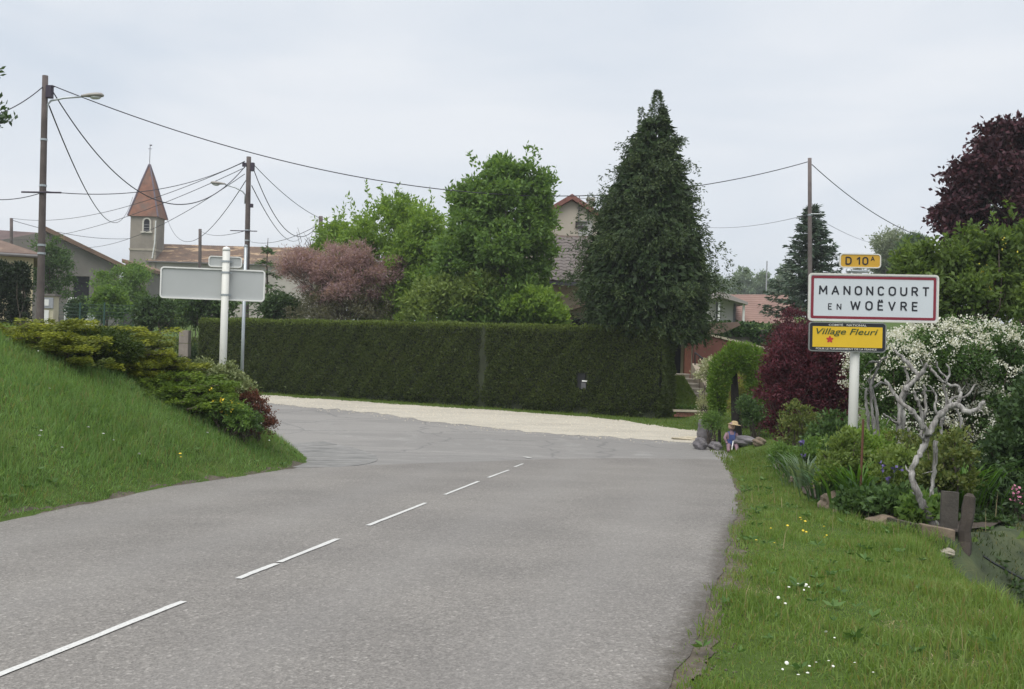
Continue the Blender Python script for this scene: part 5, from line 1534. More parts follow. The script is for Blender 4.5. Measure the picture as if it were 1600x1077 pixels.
def lettering(txt, parent, mat, x0, x1, zb, cap, y, name="lettering", shear=0, bold=0.0, space=1.0):
    """text fitted between x0 and x1 on the baseline zb, capital height cap, standing in the xz plane facing -y"""
    cu = bpy.data.curves.new(name, 'FONT')
    cu.body = txt; cu.size = 1; cu.shear = shear; cu.space_character = space; cu.offset = bold; cu.extrude = .004; cu.resolution_u = 6
    o = bpy.data.objects.new(name, cu)
    COL.objects.link(o)
    bpy.context.view_layer.update()
    bb = o.bound_box
    bx0, bx1 = min(p[0] for p in bb), max(p[0] for p in bb)
    sx = (x1 - x0) / (bx1 - bx0); sy = cap / .729
    me = bpy.data.meshes.new_from_object(o.evaluated_get(bpy.context.evaluated_depsgraph_get()))
    bpy.data.objects.remove(o)
    me.name = name
    o = bpy.data.objects.new(name, me)
    COL.objects.link(o)
    o.parent = parent
    o.matrix_local = Matrix.Translation((x0 - bx0 * sx, y, zb)) @ Matrix.Rotation(math.pi / 2, 4, 'X') @ Matrix.Diagonal((sx, sy, 1, 1))
    me.materials.clear(); me.materials.append(mat)
    return o

# plain road sign capitals, drawn as strokes on a unit cell (width, list of strokes)
def arc_(cx, cy, rx_, ry_, a0, a1, n=10):
    return [(cx + rx_ * math.cos(math.radians(a0 + (a1 - a0) * k / n)), cy + ry_ * math.sin(math.radians(a0 + (a1 - a0) * k / n))) for k in range(n + 1)]
def oval(w):
    r = w / 2
    return [(0, r), (0, 1 - r)] + arc_(r, 1 - r, r, r, 180, 0)[1:] + [(w, r)] + arc_(r, r, r, r, 0, -180)[1:]
GL = {
 'M': (.72, [[(0, 0), (.02, 1), (.36, .28), (.70, 1), (.72, 0)]]), 'A': (.66, [[(0, 0), (.33, 1), (.66, 0)], [(.13, .32), (.53, .32)]]), 'N': (.58, [[(0, 0), (0, 1), (.58, 0), (.58, 1)]]),
 'O': (.62, [oval(.62)]), 'C': (.56, [[(.56, .78)] + arc_(.29, .71, .27, .29, 20, 180)[1:] + arc_(.29, .29, .27, .29, 180, 340)[1:] ]), 'U': (.58, [[(0, 1), (0, .29)] + arc_(.29, .29, .29, .29, 180, 360)[1:] + [(.58, 1)]]),
 'R': (.54, [[(0, 0), (0, 1), (.3, 1)] + arc_(.3, .745, .22, .255, 90, -90)[1:] + [(0, .49)], [(.27, .49), (.54, 0)]]), 'T': (.56, [[(0, 1), (.56, 1)], [(.28, 1), (.28, 0)]]),
 'E': (.46, [[(.46, 1), (0, 1), (0, 0), (.46, 0)], [(0, .52), (.40, .52)]]), 'W': (.92, [[(0, 1), (.22, 0), (.46, .9), (.70, 0), (.92, 1)]]), 'V': (.62, [[(0, 1), (.31, 0), (.62, 1)]]),
 'D': (.58, [[(0, 0), (0, 1), (.26, 1)] + arc_(.26, .68, .32, .32, 90, 0)[1:] + arc_(.26, .32, .32, .32, 0, -90) + [(0, 0)]]), '1': (.26, [[(0, .74), (.26, 1), (.26, 0)]]), '0': (.56, [oval(.56)]),
 'Ë': (.46, [[(.46, 1), (0, 1), (0, 0), (.46, 0)], [(0, .52), (.40, .52)], [(.10, 1.20), (.11, 1.20)], [(.35, 1.20), (.36, 1.20)]]),
}
def capitals(txt, parent, mat, x0, x1, zb, cap, y, wt=.165):
    """letters spread evenly between x0 and x1, each a mesh of its own"""
    wid = sum(GL[c][0] for c in txt) * cap
    gap = (x1 - x0 - wid) / max(len(txt) - 1, 1)
    x = x0
    h = wt * cap / 2
    for c in txt:
        mb = MB()
        q = 0
        for st_ in GL[c][1]:
            for (a0, b0), (a1, b1) in zip(st_[:-1], st_[1:]):
                p, r = np.array([a0, b0]) * (cap - 2 * h) , np.array([a1, b1]) * (cap - 2 * h)
                p[0] = a0 * cap; r[0] = a1 * cap
                d = unit(r - p); nrm = np.array([-d[1], d[0]]) * h
                e_ = d * h * (.55 if len(st_) < 8 else .2)
                if len(st_) == 2 and np.hypot(*(r - p)) < .02: e_ = d * h
                t0 = y - .0025 - q * .00012; q += 1
                pts = [p - e_ + nrm, r + e_ + nrm, r + e_ - nrm, p - e_ - nrm]
                mb.prism([(x + a, zb + h + b_) for a, b_ in pts], t0, y)
        mb.build("letter", mat, parent)
        x += GL[c][0] * cap + gap

DS = 14.0
b = G(1331, DS)
sg = thing("town_sign", "white red bordered town entry sign reading MANONCOURT EN WOËVRE with smaller plates", "sign", b, .0)
S = DS / FPX
def lc(px, py):                              # sign plane coordinates of a measured point
    q = W(px, py, DS) - b; return q.x, q.z
px0, pz = lc(1331, 560)
ztop = lc(1336, 405)[1]
MB().tube([(0, .06, -.5), (0, .06, ztop)], .062, 16).build("post", post_white, sg, smooth=True)
MB().lathe([(.064, 0), (.066, .03), (.05, .06), (.002, .075)], 16, Matrix.Translation((0, .06, ztop - .02))).build("post_cap", sign_edge, sg, smooth=True)
cx_, cz_ = lc(1363.5, 466)
nw, nh = 198 * S, 73.5 * S
pn = thing("name_panel", None, None, (cx_, 0, cz_), 0.0); pn.parent = sg
pn.rotation_euler = (0, -.008, -.06)
MB().prism(rrect(nw, nh, .045), -.035, -.01).build("panel", sign_white, pn, bevel=.002)
MB().ring(rrect(nw + .012, nh + .012, .05), rrect(nw - .035, nh - .035, .03), -.044, -.004).build("rim", sign_edge, pn)
MB().ring(rrect(nw - .055, nh - .055, .025), rrect(nw - .125, nh - .125, .01), -.0385, -.036).build("red_border", sign_red, pn)
def nl(px, py): 
    q = W(px, py, DS) - b; return q.x - cx_, q.z - cz_
# baseline follows the panel (level in the sign's own plane)
ka = .0275 * 0
def span(pxa, pxb): return nl(pxa, 466)[0], nl(pxb, 466)[0]
x0, x1 = span(1281, 1447.5)
capitals("MANONCOURT", pn, ink, x0, x1, .032, .124, -.0355)
x0, x1 = span(1329.5, 1430.5)
capitals("WOËVRE", pn, ink, x0, x1, -.165, .124, -.0355)
x0, x1 = span(1295, 1314)
capitals("EN", pn, ink, x0, x1, -.165, .084, -.0355, wt=.15)
# road number plate
cx2, cz2 = lc(1343.5, 408)
rp = thing("road_number_plate", None, None, (cx2, 0, cz2)); rp.parent = sg; rp.rotation_euler = (0, -.008, -.06)
rw2, rh2 = 62 * S, 21 * S
MB().prism(rrect(rw2, rh2, .04), -.03, -.008).build("panel", road_yellow, rp)
MB().ring(rrect(rw2 + .012, rh2 + .012, .045), rrect(rw2 - .016, rh2 - .016, .034), -.037, -.004).build("rim", sign_edge, rp)
capitals("D", rp, ink, -.185, -.12, -.055, .108, -.0305)
capitals("10", rp, ink, -.04, .095, -.055, .108, -.0305)
capitals("A", rp, ink, .14, .185, -.0, .062, -.0305)
MB().tube([(-.12, .0, ztop - .16), (.12, .0, ztop - .16)], .022, 8).lathe([(.03, 0), (.045, .03), (.03, .06)], 10, Matrix.Translation((-.13, 0, ztop - .19))).build("clamp", galv, sg)
# the flowered village plate
cx3, cz3 = lc(1323, 527)
vp = thing("village_plate", None, None, (cx3, 0, cz3)); vp.parent = sg; vp.rotation_euler = (0, -.008, -.06)
vw, vh = 117 * S, 44.5 * S
MB().prism(rrect(vw, vh, .04), -.035, -.01).build("panel", ink, vp)
MB().ring(rrect(vw + .014, vh + .014, .047), rrect(vw - .012, vh - .012, .036), -.041, -.005).build("rim", plain("plate_rim", (.20, .21, .20), .4, .1), vp)
MB().prism(rrect(vw - .085, vh - .105, .006), -.0385, -.0352).build("yellow_field", sign_yellow, vp)
def vl(px): return (W(px, 527, DS) - b).x - cx3
lettering("Village Fleuri", vp, plain("sign_green", (.035, .07, .018), .5, .1), vl(1275), vl(1369.5), .035, .082, -.0395, shear=.28, bold=.004)
lettering("COMITÉ   NATIONAL", vp, sign_edge, vl(1294), vl(1352), vh / 2 - .045, .028, -.0395, bold=.004)
lettering("POUR LE FLEURISSEMENT DE LA FRANCE", vp, sign_edge, vl(1275), vl(1368), -vh / 2 + .018, .026, -.0395, bold=.004)
fl = MB()
fc = (vl(1296), -.0395, -.035)
outl = []
for k in range(50):
    a = 2 * math.pi * k / 50; rr = .038 * (1 + .28 * math.cos(5 * a))
    outl.append((fc[0] + rr * math.cos(a + .3), fc[2] + rr * math.sin(a + .3)))
fl.prism(outl, -.0415, -.0386).build("red_flower", plain("flower_red", (.50, .035, .03), .5, .1), vp)
for z in (cz_ - .2, cz_ + .2, cz3):
    MB().tube([(0, .06, z - .02), (0, .06, z + .02)], .07, 14).box(-.1, .1, -.012, .0, z - .02, z + .02).build("clamp", galv, sg)

# the exit sign seen from behind
DB = 18.0
b = G(347, DB)
bs = thing("exit_sign", "blank grey back of a rounded sign panel on a thick white post", "sign", b)
def bl(px, py):
    q = W(px, py, DB) - b; return q.x, q.z
zt = bl(350, 389)[1]
MB().tube([(0, -.04, -.6), (0, -.04, zt)], .062, 16).build("post", post_white, bs, smooth=True)
MB().lathe([(.064, 0), (.066, .03), (.052, .06), (.002, .08)], 16, Matrix.Translation((0, -.04, zt - .04))).build("post_cap", white_paint, bs, smooth=True)
SB = DB / FPX
cx4, cz4 = bl(331.5, 444)
p4 = thing("name_panel", None, None, (cx4, .04, cz4)); p4.parent = bs; p4.rotation_euler = (0, .004, .12)
MB().prism(rrect(158 * SB, 47.5 * SB, .05), .0, .022).build("panel", sign_back, p4)
MB().ring(rrect(158 * SB + .02, 47.5 * SB + .02, .06), rrect(158 * SB - .028, 47.5 * SB - .028, .035), -.022, .026).build("rim", white_paint, p4)
cx5, cz5 = bl(351, 409)
p5 = thing("road_number_plate", None, None, (cx5, .04, cz5)); p5.parent = bs; p5.rotation_euler = (0, .004, .12)
MB().prism(rrect(50 * SB, 16 * SB, .045), .0, .02).build("panel", sign_back, p5)
MB().ring(rrect(50 * SB + .014, 16 * SB + .014, .05), rrect(50 * SB - .02, 16 * SB - .02, .036), -.018, .024).build("rim", white_paint, p5)
for z in (cz4 - .18, cz4 + .2, cz5):
    MB().tube([(0, -.04, z - .016), (0, -.04, z + .016)], .068, 14).box(-.09, .09, .0, .03, z - .016, z + .016).build("clamp", galv, bs)
b = G(376, 20.5)
gp = thing("metal_post", "thin galvanised metal post standing just behind the blank sign", "post", b)
MB().tube([(0, 0, -.4), (0, 0, zpx(377, 386, 20.5) - b.z)], .032, 10).build("tube", galv, gp, smooth=True)
MB().lathe([(.034, 0), (.036, .03), (.02, .045)], 10, Matrix.Translation((0, 0, zpx(377, 386, 20.5) - b.z))).build("cap", galv, gp)

# ================================================================ poles, lamps, cables
pole_mat = plain("pole_wood", (.105, .085, .08), .9, .25, 2.2, bmp=.4, dirt=((.16, .14, .132), 1.6, .55))
pole_old = plain("pole_grey_wood", (.15, .125, .12), .9, .25, 2.5, bmp=.4)
cable_m = plain("cable_black", (.035, .035, .045), .6, .2)
lamp_m = plain("lamp_housing", (.30, .28, .255), .5, .08, 4)
glass_l = plain("lamp_bowl", (.55, .56, .55), .25, .05)
def pole(label, px, ptop, d, r0, r1, lean=0, mat=pole_mat, straps=(), name="utility_pole", group=None):
    b = G(px, d)
    o = thing(name, label, "pole", b, 0, group)
    top = W(ptop[0], ptop[1], d) - b
    n = 8
    MB().tube([(top.x * f, top.y * f, -.8 + (top.z + .8) * f) for f in np.linspace(0, 1, n)], [r0 + (r1 - r0) * f for f in np.linspace(0, 1, n)], 12).build("shaft", mat, o, smooth=True)
    for py in straps:
        z = zpx(px, py, d) - b.z; f = z / top.z
        MB().tube([(top.x * f, 0, z - .03), (top.x * f, 0, z + .03)], r0 + (r1 - r0) * f + .012, 12).build("strap", galv, o)
    return o, b, top
def lamp(o, top, b, px_h, py_h, px_t, py_t, d, zd=0, big=1.0):
    """an arm and a cobra head lamp; arm from pole (px_h,py_h) to head tip"""
    a = W(px_h, py_h, d) - b; t_ = W(px_t, py_t, d) - b
    sgn = 1 if t_.x > a.x else -1
    hl = .62 * big
    he = Vector((t_.x - sgn * hl, 0, t_.z - .02))
    MB().tube([a - Vector((0, 0, .5)), a - Vector((0, 0, .12)), a + Vector((sgn * .12, 0, .02)), a.lerp(he, .5) + Vector((0, 0, .03)), he], .03, 8).build("lamp_arm", galv, o, smooth=True)
    M = Matrix.Translation(he) @ Matrix.Rotation(-sgn * .06, 4, 'Y')
    mb = MB()
    prof = [(0, .035, .035), (.08, .06, .05), (.25, .12, .075), (.45, .15, .085), (.58, .12, .07), (.63, .03, .02)]
    n = 12
    vs = [M @ Vector((sgn * x * big, w * big * math.cos(2 * math.pi * k / n), (h * (1.0 if math.sin(2 * math.pi * k / n) > 0 else .55)) * big * math.sin(2 * math.pi * k / n) + .02)) for x, w, h in prof for k in range(n)]
    fs = [(i * n + k, i * n + (k + 1) % n, (i + 1) * n + (k + 1) % n, (i + 1) * n + k) for i in range(len(prof) - 1) for k in range(n)] + [tuple(range(n)), tuple(range((len(prof) - 1) * n, len(prof) * n))]
    mb.add(vs, fs).build("lamp_head", lamp_m, o, smooth=True)
    mb = MB(); mb.lathe([(.001, -.07), (.07, -.055), (.105, -.02), (.11, .0)], 12, M @ Matrix.Translation((sgn * .40 * big, 0, -.022)) @ Matrix.Diagonal((1.5 * big, big, big, 1)))
    mb.build("lamp_bowl", glass_l, o, smooth=True)
D1 = 32.0
o1, b1, t1 = pole("nearest tall dark lamp pole rising above the golden juniper", 61, (70, 118), D1, .125, .085, straps=(218, 290, 383, 396), name="lamp_pole")
lamp(o1, t1, b1, 73, 158, 161, 151, D1, big=1.08)
q = W(66, 301, D1) - b1
MB().tube([W(36, 301, D1) - b1 + Vector((0, -.12, 0)), W(98, 302, D1) - b1 + Vector((0, -.12, 0))], .028, 6).build("crossarm", plain("crossarm_dark", (.04, .03, .05), .7, .1), o1)
q = W(76, 140, D1) - b1
MB().box(q.x - .06, q.x + .10, -.1, .1, q.z - .25, q.z + .12).tube([q + Vector((-.05, 0, .1)), q + Vector((.16, 0, .1))], .025, 6).build("bracket", plain("crossarm_dark", (.04, .03, .05)), o1)
D2 = 45.0
o2, b2, t2 = pole("second lamp pole with small lamp behind the blank sign", 383, (388.5, 245), D2, .135, .10, straps=(360, 376), name="lamp_pole")
lamp(o2, t2, b2, 383, 300, 329, 287, D2, big=1.0)
q = W(372, 361, D2) - b2
MB().tube([W(361, 361, D2) - b2 + Vector((0, -.15, 0)), W(403, 362, D2) - b2 + Vector((0, -.15, 0))], .022, 6).build("crossarm", plain("crossarm_dark", (.04, .03, .05)), o2)
q = W(394, 260, D2) - b2
MB().box(q.x - .06, q.x + .08, -.1, .1, q.z - .2, q.z + .15).box(q.x - .42, q.x - .24, -.06, .06, q.z - .02, q.z + .14).box(q.x - .04, q.x + .08, -.07, .07, q.z - 1.75, q.z - 1.6).build("bracket", plain("crossarm_dark", (.04, .03, .05)), o2)
D3 = 62.0
o3, b3, t3 = pole("short looking far pole rising beside the light green trees", 501, (501, 338), D3, .15, .12)
DR = 42.0
oR, bR, tR = pole("bare wooden pole in front of the dark spruce", 1267, (1265.5, 247), DR, .105, .075, mat=pole_old, straps=(336,))
q = W(1266, 335, DR) - bR
MB().tube([q + Vector((0, -.1, 0)), q + Vector((.55, -.1, .02))], .022, 6).build("bracket", galv, oR)
of, bf, tf = pole("small far pole in front of the barn ridge", 18, (17.5, 341), 85, .14, .12)
og, bg, tg = pole("thin far pole before the long church roof", 312, (312.5, 358), 100, .17, .15)

cg = "overhead cables between the poles"
hang_cable(W(80, 133, D1), W(1262, 253, DR), 2.25, 0.0164, "heavy cable sagging from the nearest lamp pole across to the bare pole", cable_m, cg, 60)
hang_cable(W(79, 138, D1), W(386, 256, D2), 2.55, 0.0187, "thick looping cable from the nearest lamp pole to the second", cable_m, cg, 50)
hang_cable(W(76, 165, D1), W(207, 308, 117.8), 3.2, 0.0218, "slack line falling from the nearest lamp pole to the church spire", cable_m, cg)
hang_cable(W(68, 134, D1), W(-120, 178, 26), .5, 0.0156, "cable leaving the nearest lamp pole past the picture edge", cable_m, cg)
hang_cable(W(382, 252, D2), W(70, 299, D1 + .2), .55, 0.0140, "upper line from the second lamp pole to the nearest crossarm", cable_m, cg)
hang_cable(W(68, 300, D1 + .2), W(-60, 303, 30), .2, 0.0125, "short line running from the nearest crossarm off the edge", cable_m, cg)
hang_cable(W(382, 253, D2), W(18, 341, 85), 1.0, 0.0156, "line from the second lamp pole to the far barn pole", cable_m, cg)
hang_cable(W(382, 262, D2), W(-10, 374, 88), 1.0, 0.0148, "lower fanned line from the second lamp pole behind the near one", cable_m, cg)
hang_cable(W(382, 272, D2), W(100, 384, 91), 1.2, 0.0148, "lowest fanned line from the second lamp pole to the barn roof", cable_m, cg)
hang_cable(W(18, 344, 85), W(203, 373, 117.8), .5, 0.0234, "line from the far barn pole to the church tower", cable_m, cg)
hang_cable(W(384, 282, D2), W(261, 342, 119), 2.6, 0.0187, "slack line curving from the second lamp pole to the tower eaves", cable_m, cg)
hang_cable(W(396, 257, D2), W(500, 341, D3), .25, 0.0156, "tight line from the second lamp pole to the short far pole", cable_m, cg)
hang_cable(W(395, 262, D2), W(499, 349, D3), 1.7, 0.0187, "looping line from the second lamp pole to the short far pole", cable_m, cg)
hang_cable(W(393, 290, D2), W(470, 371, 112), 1.2, 0.0203, "slack line from the second lamp pole to the church roof end", cable_m, cg)
hang_cable(W(503, 342, D3), W(640, 372, 56), .3, 0.0156, "line leaving the short far pole into the light green trees", cable_m, cg)
hang_cable(W(500, 350, D3), W(392, 378, 100), .5, 0.0187, "low line from the short far pole toward the thin church pole", cable_m, cg)
hang_cable(W(313, 361, 100), W(382, 361, D2), .3, 0.0140, "line from the thin church pole to the second lamp pole", cable_m, cg)
hang_cable(W(1269, 257, DR), W(1445, 372, 50), .35, 0.0172, "cable descending from the bare pole toward the copper tree", cable_m, cg)
thin_grey = plain("cable_grey", (.22, .22, .25), .6, .1)
hang_cable(W(1264, 335, DR), W(1090, 354, 60), .25, 0.0101, "faint thin wire from the bare pole behind the cypress", thin_grey, cg)
hang_cable(W(1272, 338, DR), W(1356, 378, 70), .1, 0.0109, "faint thin wire from the bare pole toward the willow", thin_grey, cg)

# ================================================================ things along the far left
b = G(74, 34.5)
uc = thing("utility_cabinet", "white and cream utility cabinet with grey meter box beside the nearest pole", "cabinet", b)
def ul(px, py): 
    q = W(px, py, 34.5) - b; return q.x, q.z
xa, za = ul(67, 506); xb, zb = ul(84, 463)
MB().box(xa, xb, 0, .4, min(za, 0) - .3, zb).build("body", plain("cabinet_cream", (.50, .46, .34), .7, .08, 2), uc)
MB().box(xa - .06, xb + .06, -.06, .46, zb + .003, zb + .07).build("cap", plain("grey_concrete", (.17, .155, .145)), uc)
xc1, zc1 = ul(76.5, 485)
MB().box(xa + .01, xc1, -.03, -.003, zc1 - .6, zc1).build("door", white_paint, uc)
xm, zm = ul(81, 482); xm0, zm0 = ul(68, 465)
MB().box(xm0, xm + .05, -.05, -.003, zm, zm0).build("meter_box", plain("meter_grey", (.30, .31, .34), .5, .08), uc)
MB().box(xm0 + .06, xm0 + .2, -.062, -.052, zm + .08, zm0 - .06).build("label_plate", white_paint, uc)

# small white van roof beyond the shrubs
b = G(118, 70)
vn = thing("van", "white pickup cab with dark windows half hidden behind shrubs by the barn", "van", b)
vz = zpx(118, 465, 70) - b.z
x0 = W(106, 470, 70).x - b.x; x1 = W(131, 470, 70).x - b.x
cab = [(x0 - .25, vz - 1.9), (x1 + .3, vz - 1.9), (x1 + .3, vz - .75), (x1, vz - .1), (x1 - .18, vz), (x0 + .2, vz), (x0, vz - .1), (x0 - .22, vz - .8)]
MB().prism(cab, 0, 1.7).build("body", white_paint, vn, bevel=.04)
for i in range(3):
    w = (x1 - x0 - .3) / 3
    a_ = x0 + .12 + i * (w + .04)
    MB().box(a_, a_ + w - .06, -.012, -.003, vz - .62, vz - .16).build("window", plain("window_glass", (.05, .055, .06)), vn)
tyre = plain("tyre", (.02, .02, .02), .9, .1)
for xx in (x0 + .25, x1 - .15):
    MB().tube([(xx, -.02, vz - 1.75), (xx, .2, vz - 1.75)], .33, 14).build("wheel", tyre, vn)
# wire fence with green posts
wf = thing("wire_fence", "dark green wire mesh fence on thin posts behind the junipers", "fence", G(160, 43.5))
fgreen = plain("fence_green", (.018, .06, .045), .5, .1)
pp_ = [84, 112, 205, 213, 222, 262, 281]
pp_ = [85, 122, 160, 205, 222]
for px in pp_:
    q = G(px, 43.5) - wf.location
    MB().box(q.x - .03, q.x + .03, -.03, .03, q.z - .2, zpx(px, 473 if px < 200 else 476, 43.5) - wf.location.z).build("post", fgreen, wf)
qa, qb = G(85, 43.5) - wf.location, G(222, 43.5) - wf.location
z1 = zpx(150, 476, 43.5) - wf.location.z
mb = MB()
for k in range(9):
    mb.tube([(qa.x, 0, z1 - k * .15), (qb.x, 0, z1 - k * .15)], .006, 4)
for k in range(80):
    xx = qa.x + (qb.x - qa.x) * k / 79
    mb.tube([(xx, .006, z1 - 1.4), (xx, .006, z1)], .004, 4)
tag(mb.build("wire_mesh", fgreen, wf), kind='stuff')
# stone pillar and low wall
b = G(285, 45)
sp2 = thing("stone_pillar", "short weathered stone pillar at the road bend near the hedge corner", "pillar", b)
stn = plain("pillar_stone", (.30, .26, .23), .9, .2, 3, bmp=.4)
def sl2_(px, py):
    q = W(px, py, 45) - b; return q.x, q.z
xa, za = sl2_(279, 540); xb, zb = sl2_(294, 516)
nz = 4
for k in range(nz):
    h0 = -.3 + (zb + .3) * k / nz; h1 = -.3 + (zb + .3) * (k + 1) / nz
    MB().box(xa + rng.normal() * .015, xb + rng.normal() * .015, rng.normal() * .015, .45, h0 + .008, h1 - .008).build("stone", stn, sp2, bevel=.015)
def rock(label, base, s, mat, seed, group=None, name="rock"):
    import bmesh
    bm = bmesh.new(); bmesh.ops.create_icosphere(bm, subdivisions=3, radius=1)
    r_ = np.random.default_rng(seed); ph = r_.uniform(0, 6, 9)
    for v in bm.verts:
        c = v.co
        f = 1 + .16 * math.sin(c.x * 3 + ph[0]) * math.cos(c.y * 3.5 + ph[1]) + .10 * math.sin(c.z * 6 + ph[2] + c.x * 4) + .05 * math.sin(c.y * 11 + ph[3])
        v.co = Vector((c.x * s[0], c.y * s[1], c.z * s[2])) * f
    me = bpy.data.meshes.new(name); bm.to_mesh(me); bm.free()
    me.materials.append(mat)
    o = bpy.data.objects.new(name, me); COL.objects.link(o); o.location = base
    return tag(o, label, "rock", group)
rk = plain("grey_rock", (.15, .14, .15), .9, .3, 4, bmp=.6, dirt=((.24, .23, .21), 5, .55))
brn = plain("brown_rock", (.20, .155, .115), .9, .3, 5, bmp=.6, dirt=((.30, .25, .19), 6, .55))
rg = "rocks around the garden corner"
rock("tall grey rock behind the low shrub at the lawn edge", G(1101, 27.2) + Vector((0, 0, .3)), (.19, .18, .30), rk, 1, rg)
rock("rounded purple grey rock at the driveway corner", G(1094, 25.6) + Vector((0, 0, .12)), (.16, .16, .18), rk, 2, rg)
rock("grey rock in front of the slim arch stem", G(1118, 25.6) + Vector((0, 0, .08)), (.16, .15, .12), rk, 3, rg)
rock("long dark rock at the feet of the straw hatted figure", G(1165, 25.2) + Vector((0, 0, .1)), (.30, .18, .13), rk, 4, rg)
rock("small mossy rock next to the barberry stem", G(1186, 24.8) + Vector((0, 0, .08)), (.15, .13, .11), brn, 5, rg)
rock("flat pale stone lying by the driveway edge", G(1075, 27.6) + Vector((0, 0, .03)), (.46, .16, .06), plain("pale_rock", (.48, .43, .33), .9, .2, 4), 6, rg)
rock("pale rubble stones beside the stone pillar", G(266, 44.0) + Vector((0, 0, .08)), (.35, .2, .13), stn, 7, rg)
rock("small white stone at the barberry foot", G(1203, 22.0) + Vector((0, 0, .03)), (.07, .06, .05), plain("white_stone", (.55, .55, .52), .8, .1), 8, rg)
eg = "stones edging the flower bed"
for k, (px, py, s, lab) in enumerate(((1250, 748, (.17, .14, .09), "first brown edging stone under the iris leaves"), (1271, 762, (.15, .13, .09), "low brown edging stone beside the worn turf"), (1304, 788, (.19, .16, .16), "pointed brown edging stone below the broad iris"),
                                  (1350, 804, (.26, .16, .12), "long flat edging stone in the middle of the bed front"), (1384, 815, (.20, .14, .09), "sunken edging stone near the plank end"), (1478, 862, (.085, .06, .04), "pale broken stone under the plank"), (1232, 742, (.12, .10, .07), "small brown edging stone next to the stake"), (1287, 776, (.14, .12, .08), "half buried edging stone between the two larger ones"), (1325, 799, (.15, .12, .08), "brown edging stone between the pointed and the long flat one"))):
    q = hit(px, py + 5); q.z += s[2] * .25
    rock(lab, q, s, brn if k != 5 else plain("dull_rock", (.30, .27, .22), .9, .2, 8), 20 + k, eg, "edging_stone")
b = hit(1212, 733)
mb = MB().box(-.05, .05, -.03, .03, -.1, .22)
tag(mb.build("wooden_stake", plain("grey_stake", (.32, .29, .26), .9, .15, 6), None, loc=b), "short grey wooden stake at the bed corner by the barberry", "stake")
# rusty rod
b = bed(1343, 12.6)
tag(MB().tube([(0, 0, 0), (.01, 0, zpx(1345, 655, 12.6) - b.z)], .014, 6).build("rusty_rod", plain("rust", (.12, .05, .03), .8, .2), None, loc=b), "thin rusty rod standing in the bed in front of the sign post", "rod")

# timber edging, post and leaning board at the bed end
tim = plain("old_timber", (.17, .13, .095), .9, .3, 6, bmp=.6, dirt=((.26, .22, .17), 3, .55))
timd = plain("dark_timber", (.055, .044, .036), .9, .3, 6, bmp=.6)
DP = 10.3
b = W(1440, 835, DP)
pl = thing("edging_plank", "weathered thick plank edging the bed between trunk and post", "plank", b)
e = W(1499, 846, DP - .1) - b
MB().prism([(0, .10), (e.x, e.z + .09), (e.x, e.z - .12), (0, -.085)], 0, .09).build("board", tim, pl, bevel=.008)
b = W(1375, 815, DP + 1.2)
pl = thing("edging_plank", "dark low plank edging the bed behind the flat stones", "plank", b)
e = W(1438, 832, DP + .12) - b
MB().add([(0, 0, .06), (e.x, e.y, e.z + .07), (e.x, e.y, e.z - .12), (0, 0, -.1), (0.03, .07, .06), (e.x + .03, e.y + .07, e.z + .07), (e.x + .03, e.y + .07, e.z - .12), (.03, .07, -.1)],
         [(0, 1, 2, 3), (7, 6, 5, 4), (0, 4, 5, 1), (1, 5, 6, 2), (2, 6, 7, 3), (3, 7, 4, 0)]).build("board", timd, pl)
b = W(1500, 868, DP)
po = thing("timber_post", "short leaning dark timber post at the end of the plank", "post", b)
t_ = W(1514, 775, DP + .1) - b
lo = W(1500, 870, DP) - b
def slab(mb, a, c2, w, dp):
    a, c2 = Vector(a), Vector(c2)
    u_ = (c2 - a).normalized(); s_ = Vector((0, 1, 0)).cross(u_).normalized()
    vs = [p + s_ * sx * w + Vector((0, 1, 0)) * sy * dp for p in (a, c2) for sx, sy in ((-1, -1), (1, -1), (1, 1), (-1, 1))]
    return mb.add(vs, [(0, 3, 2, 1), (4, 5, 6, 7), (0, 1, 5, 4), (1, 2, 6, 5), (2, 3, 7, 6), (3, 0, 4, 7)])
lo_ = lo - Vector((0, 0, .3))
mbp = MB(); n_p = 9
mbp.tube([lo_.lerp(t_, f) + Vector(rng.normal(size=3)) * .006 for f in np.linspace(0, 1, n_p)] + [t_ + Vector((.01, 0, .02))], [.075 * rng.uniform(.88, 1.1) * (1 - .22 * f) for f in np.linspace(0, 1, n_p)] + [.03], 7)
mbp.build("beam", timd, po)
b = W(1490, 826, DP + .35)
bd = thing("leaning_board", "grey worn board leaning behind the dark timber post", "board", b)
slab(MB(), (-.06, 0, -.3), W(1484, 768, DP + .4) - b, .085, .02).build("board", plain("grey_board", (.07, .062, .053), .9, .25, 6, bmp=.5), bd)
pd = thing("pipe", "thin dark hose lying along the shady lower garden", "hose", hit(1555, 880))
q = [hit(px, py) for px, py in ((1535, 872), (1552, 883), (1570, 894), (1600, 910), (1640, 932))]
MB().tube([p - pd.location + Vector((0, 0, .015)) for p in q], .014, 6).build("tube", black, pd)

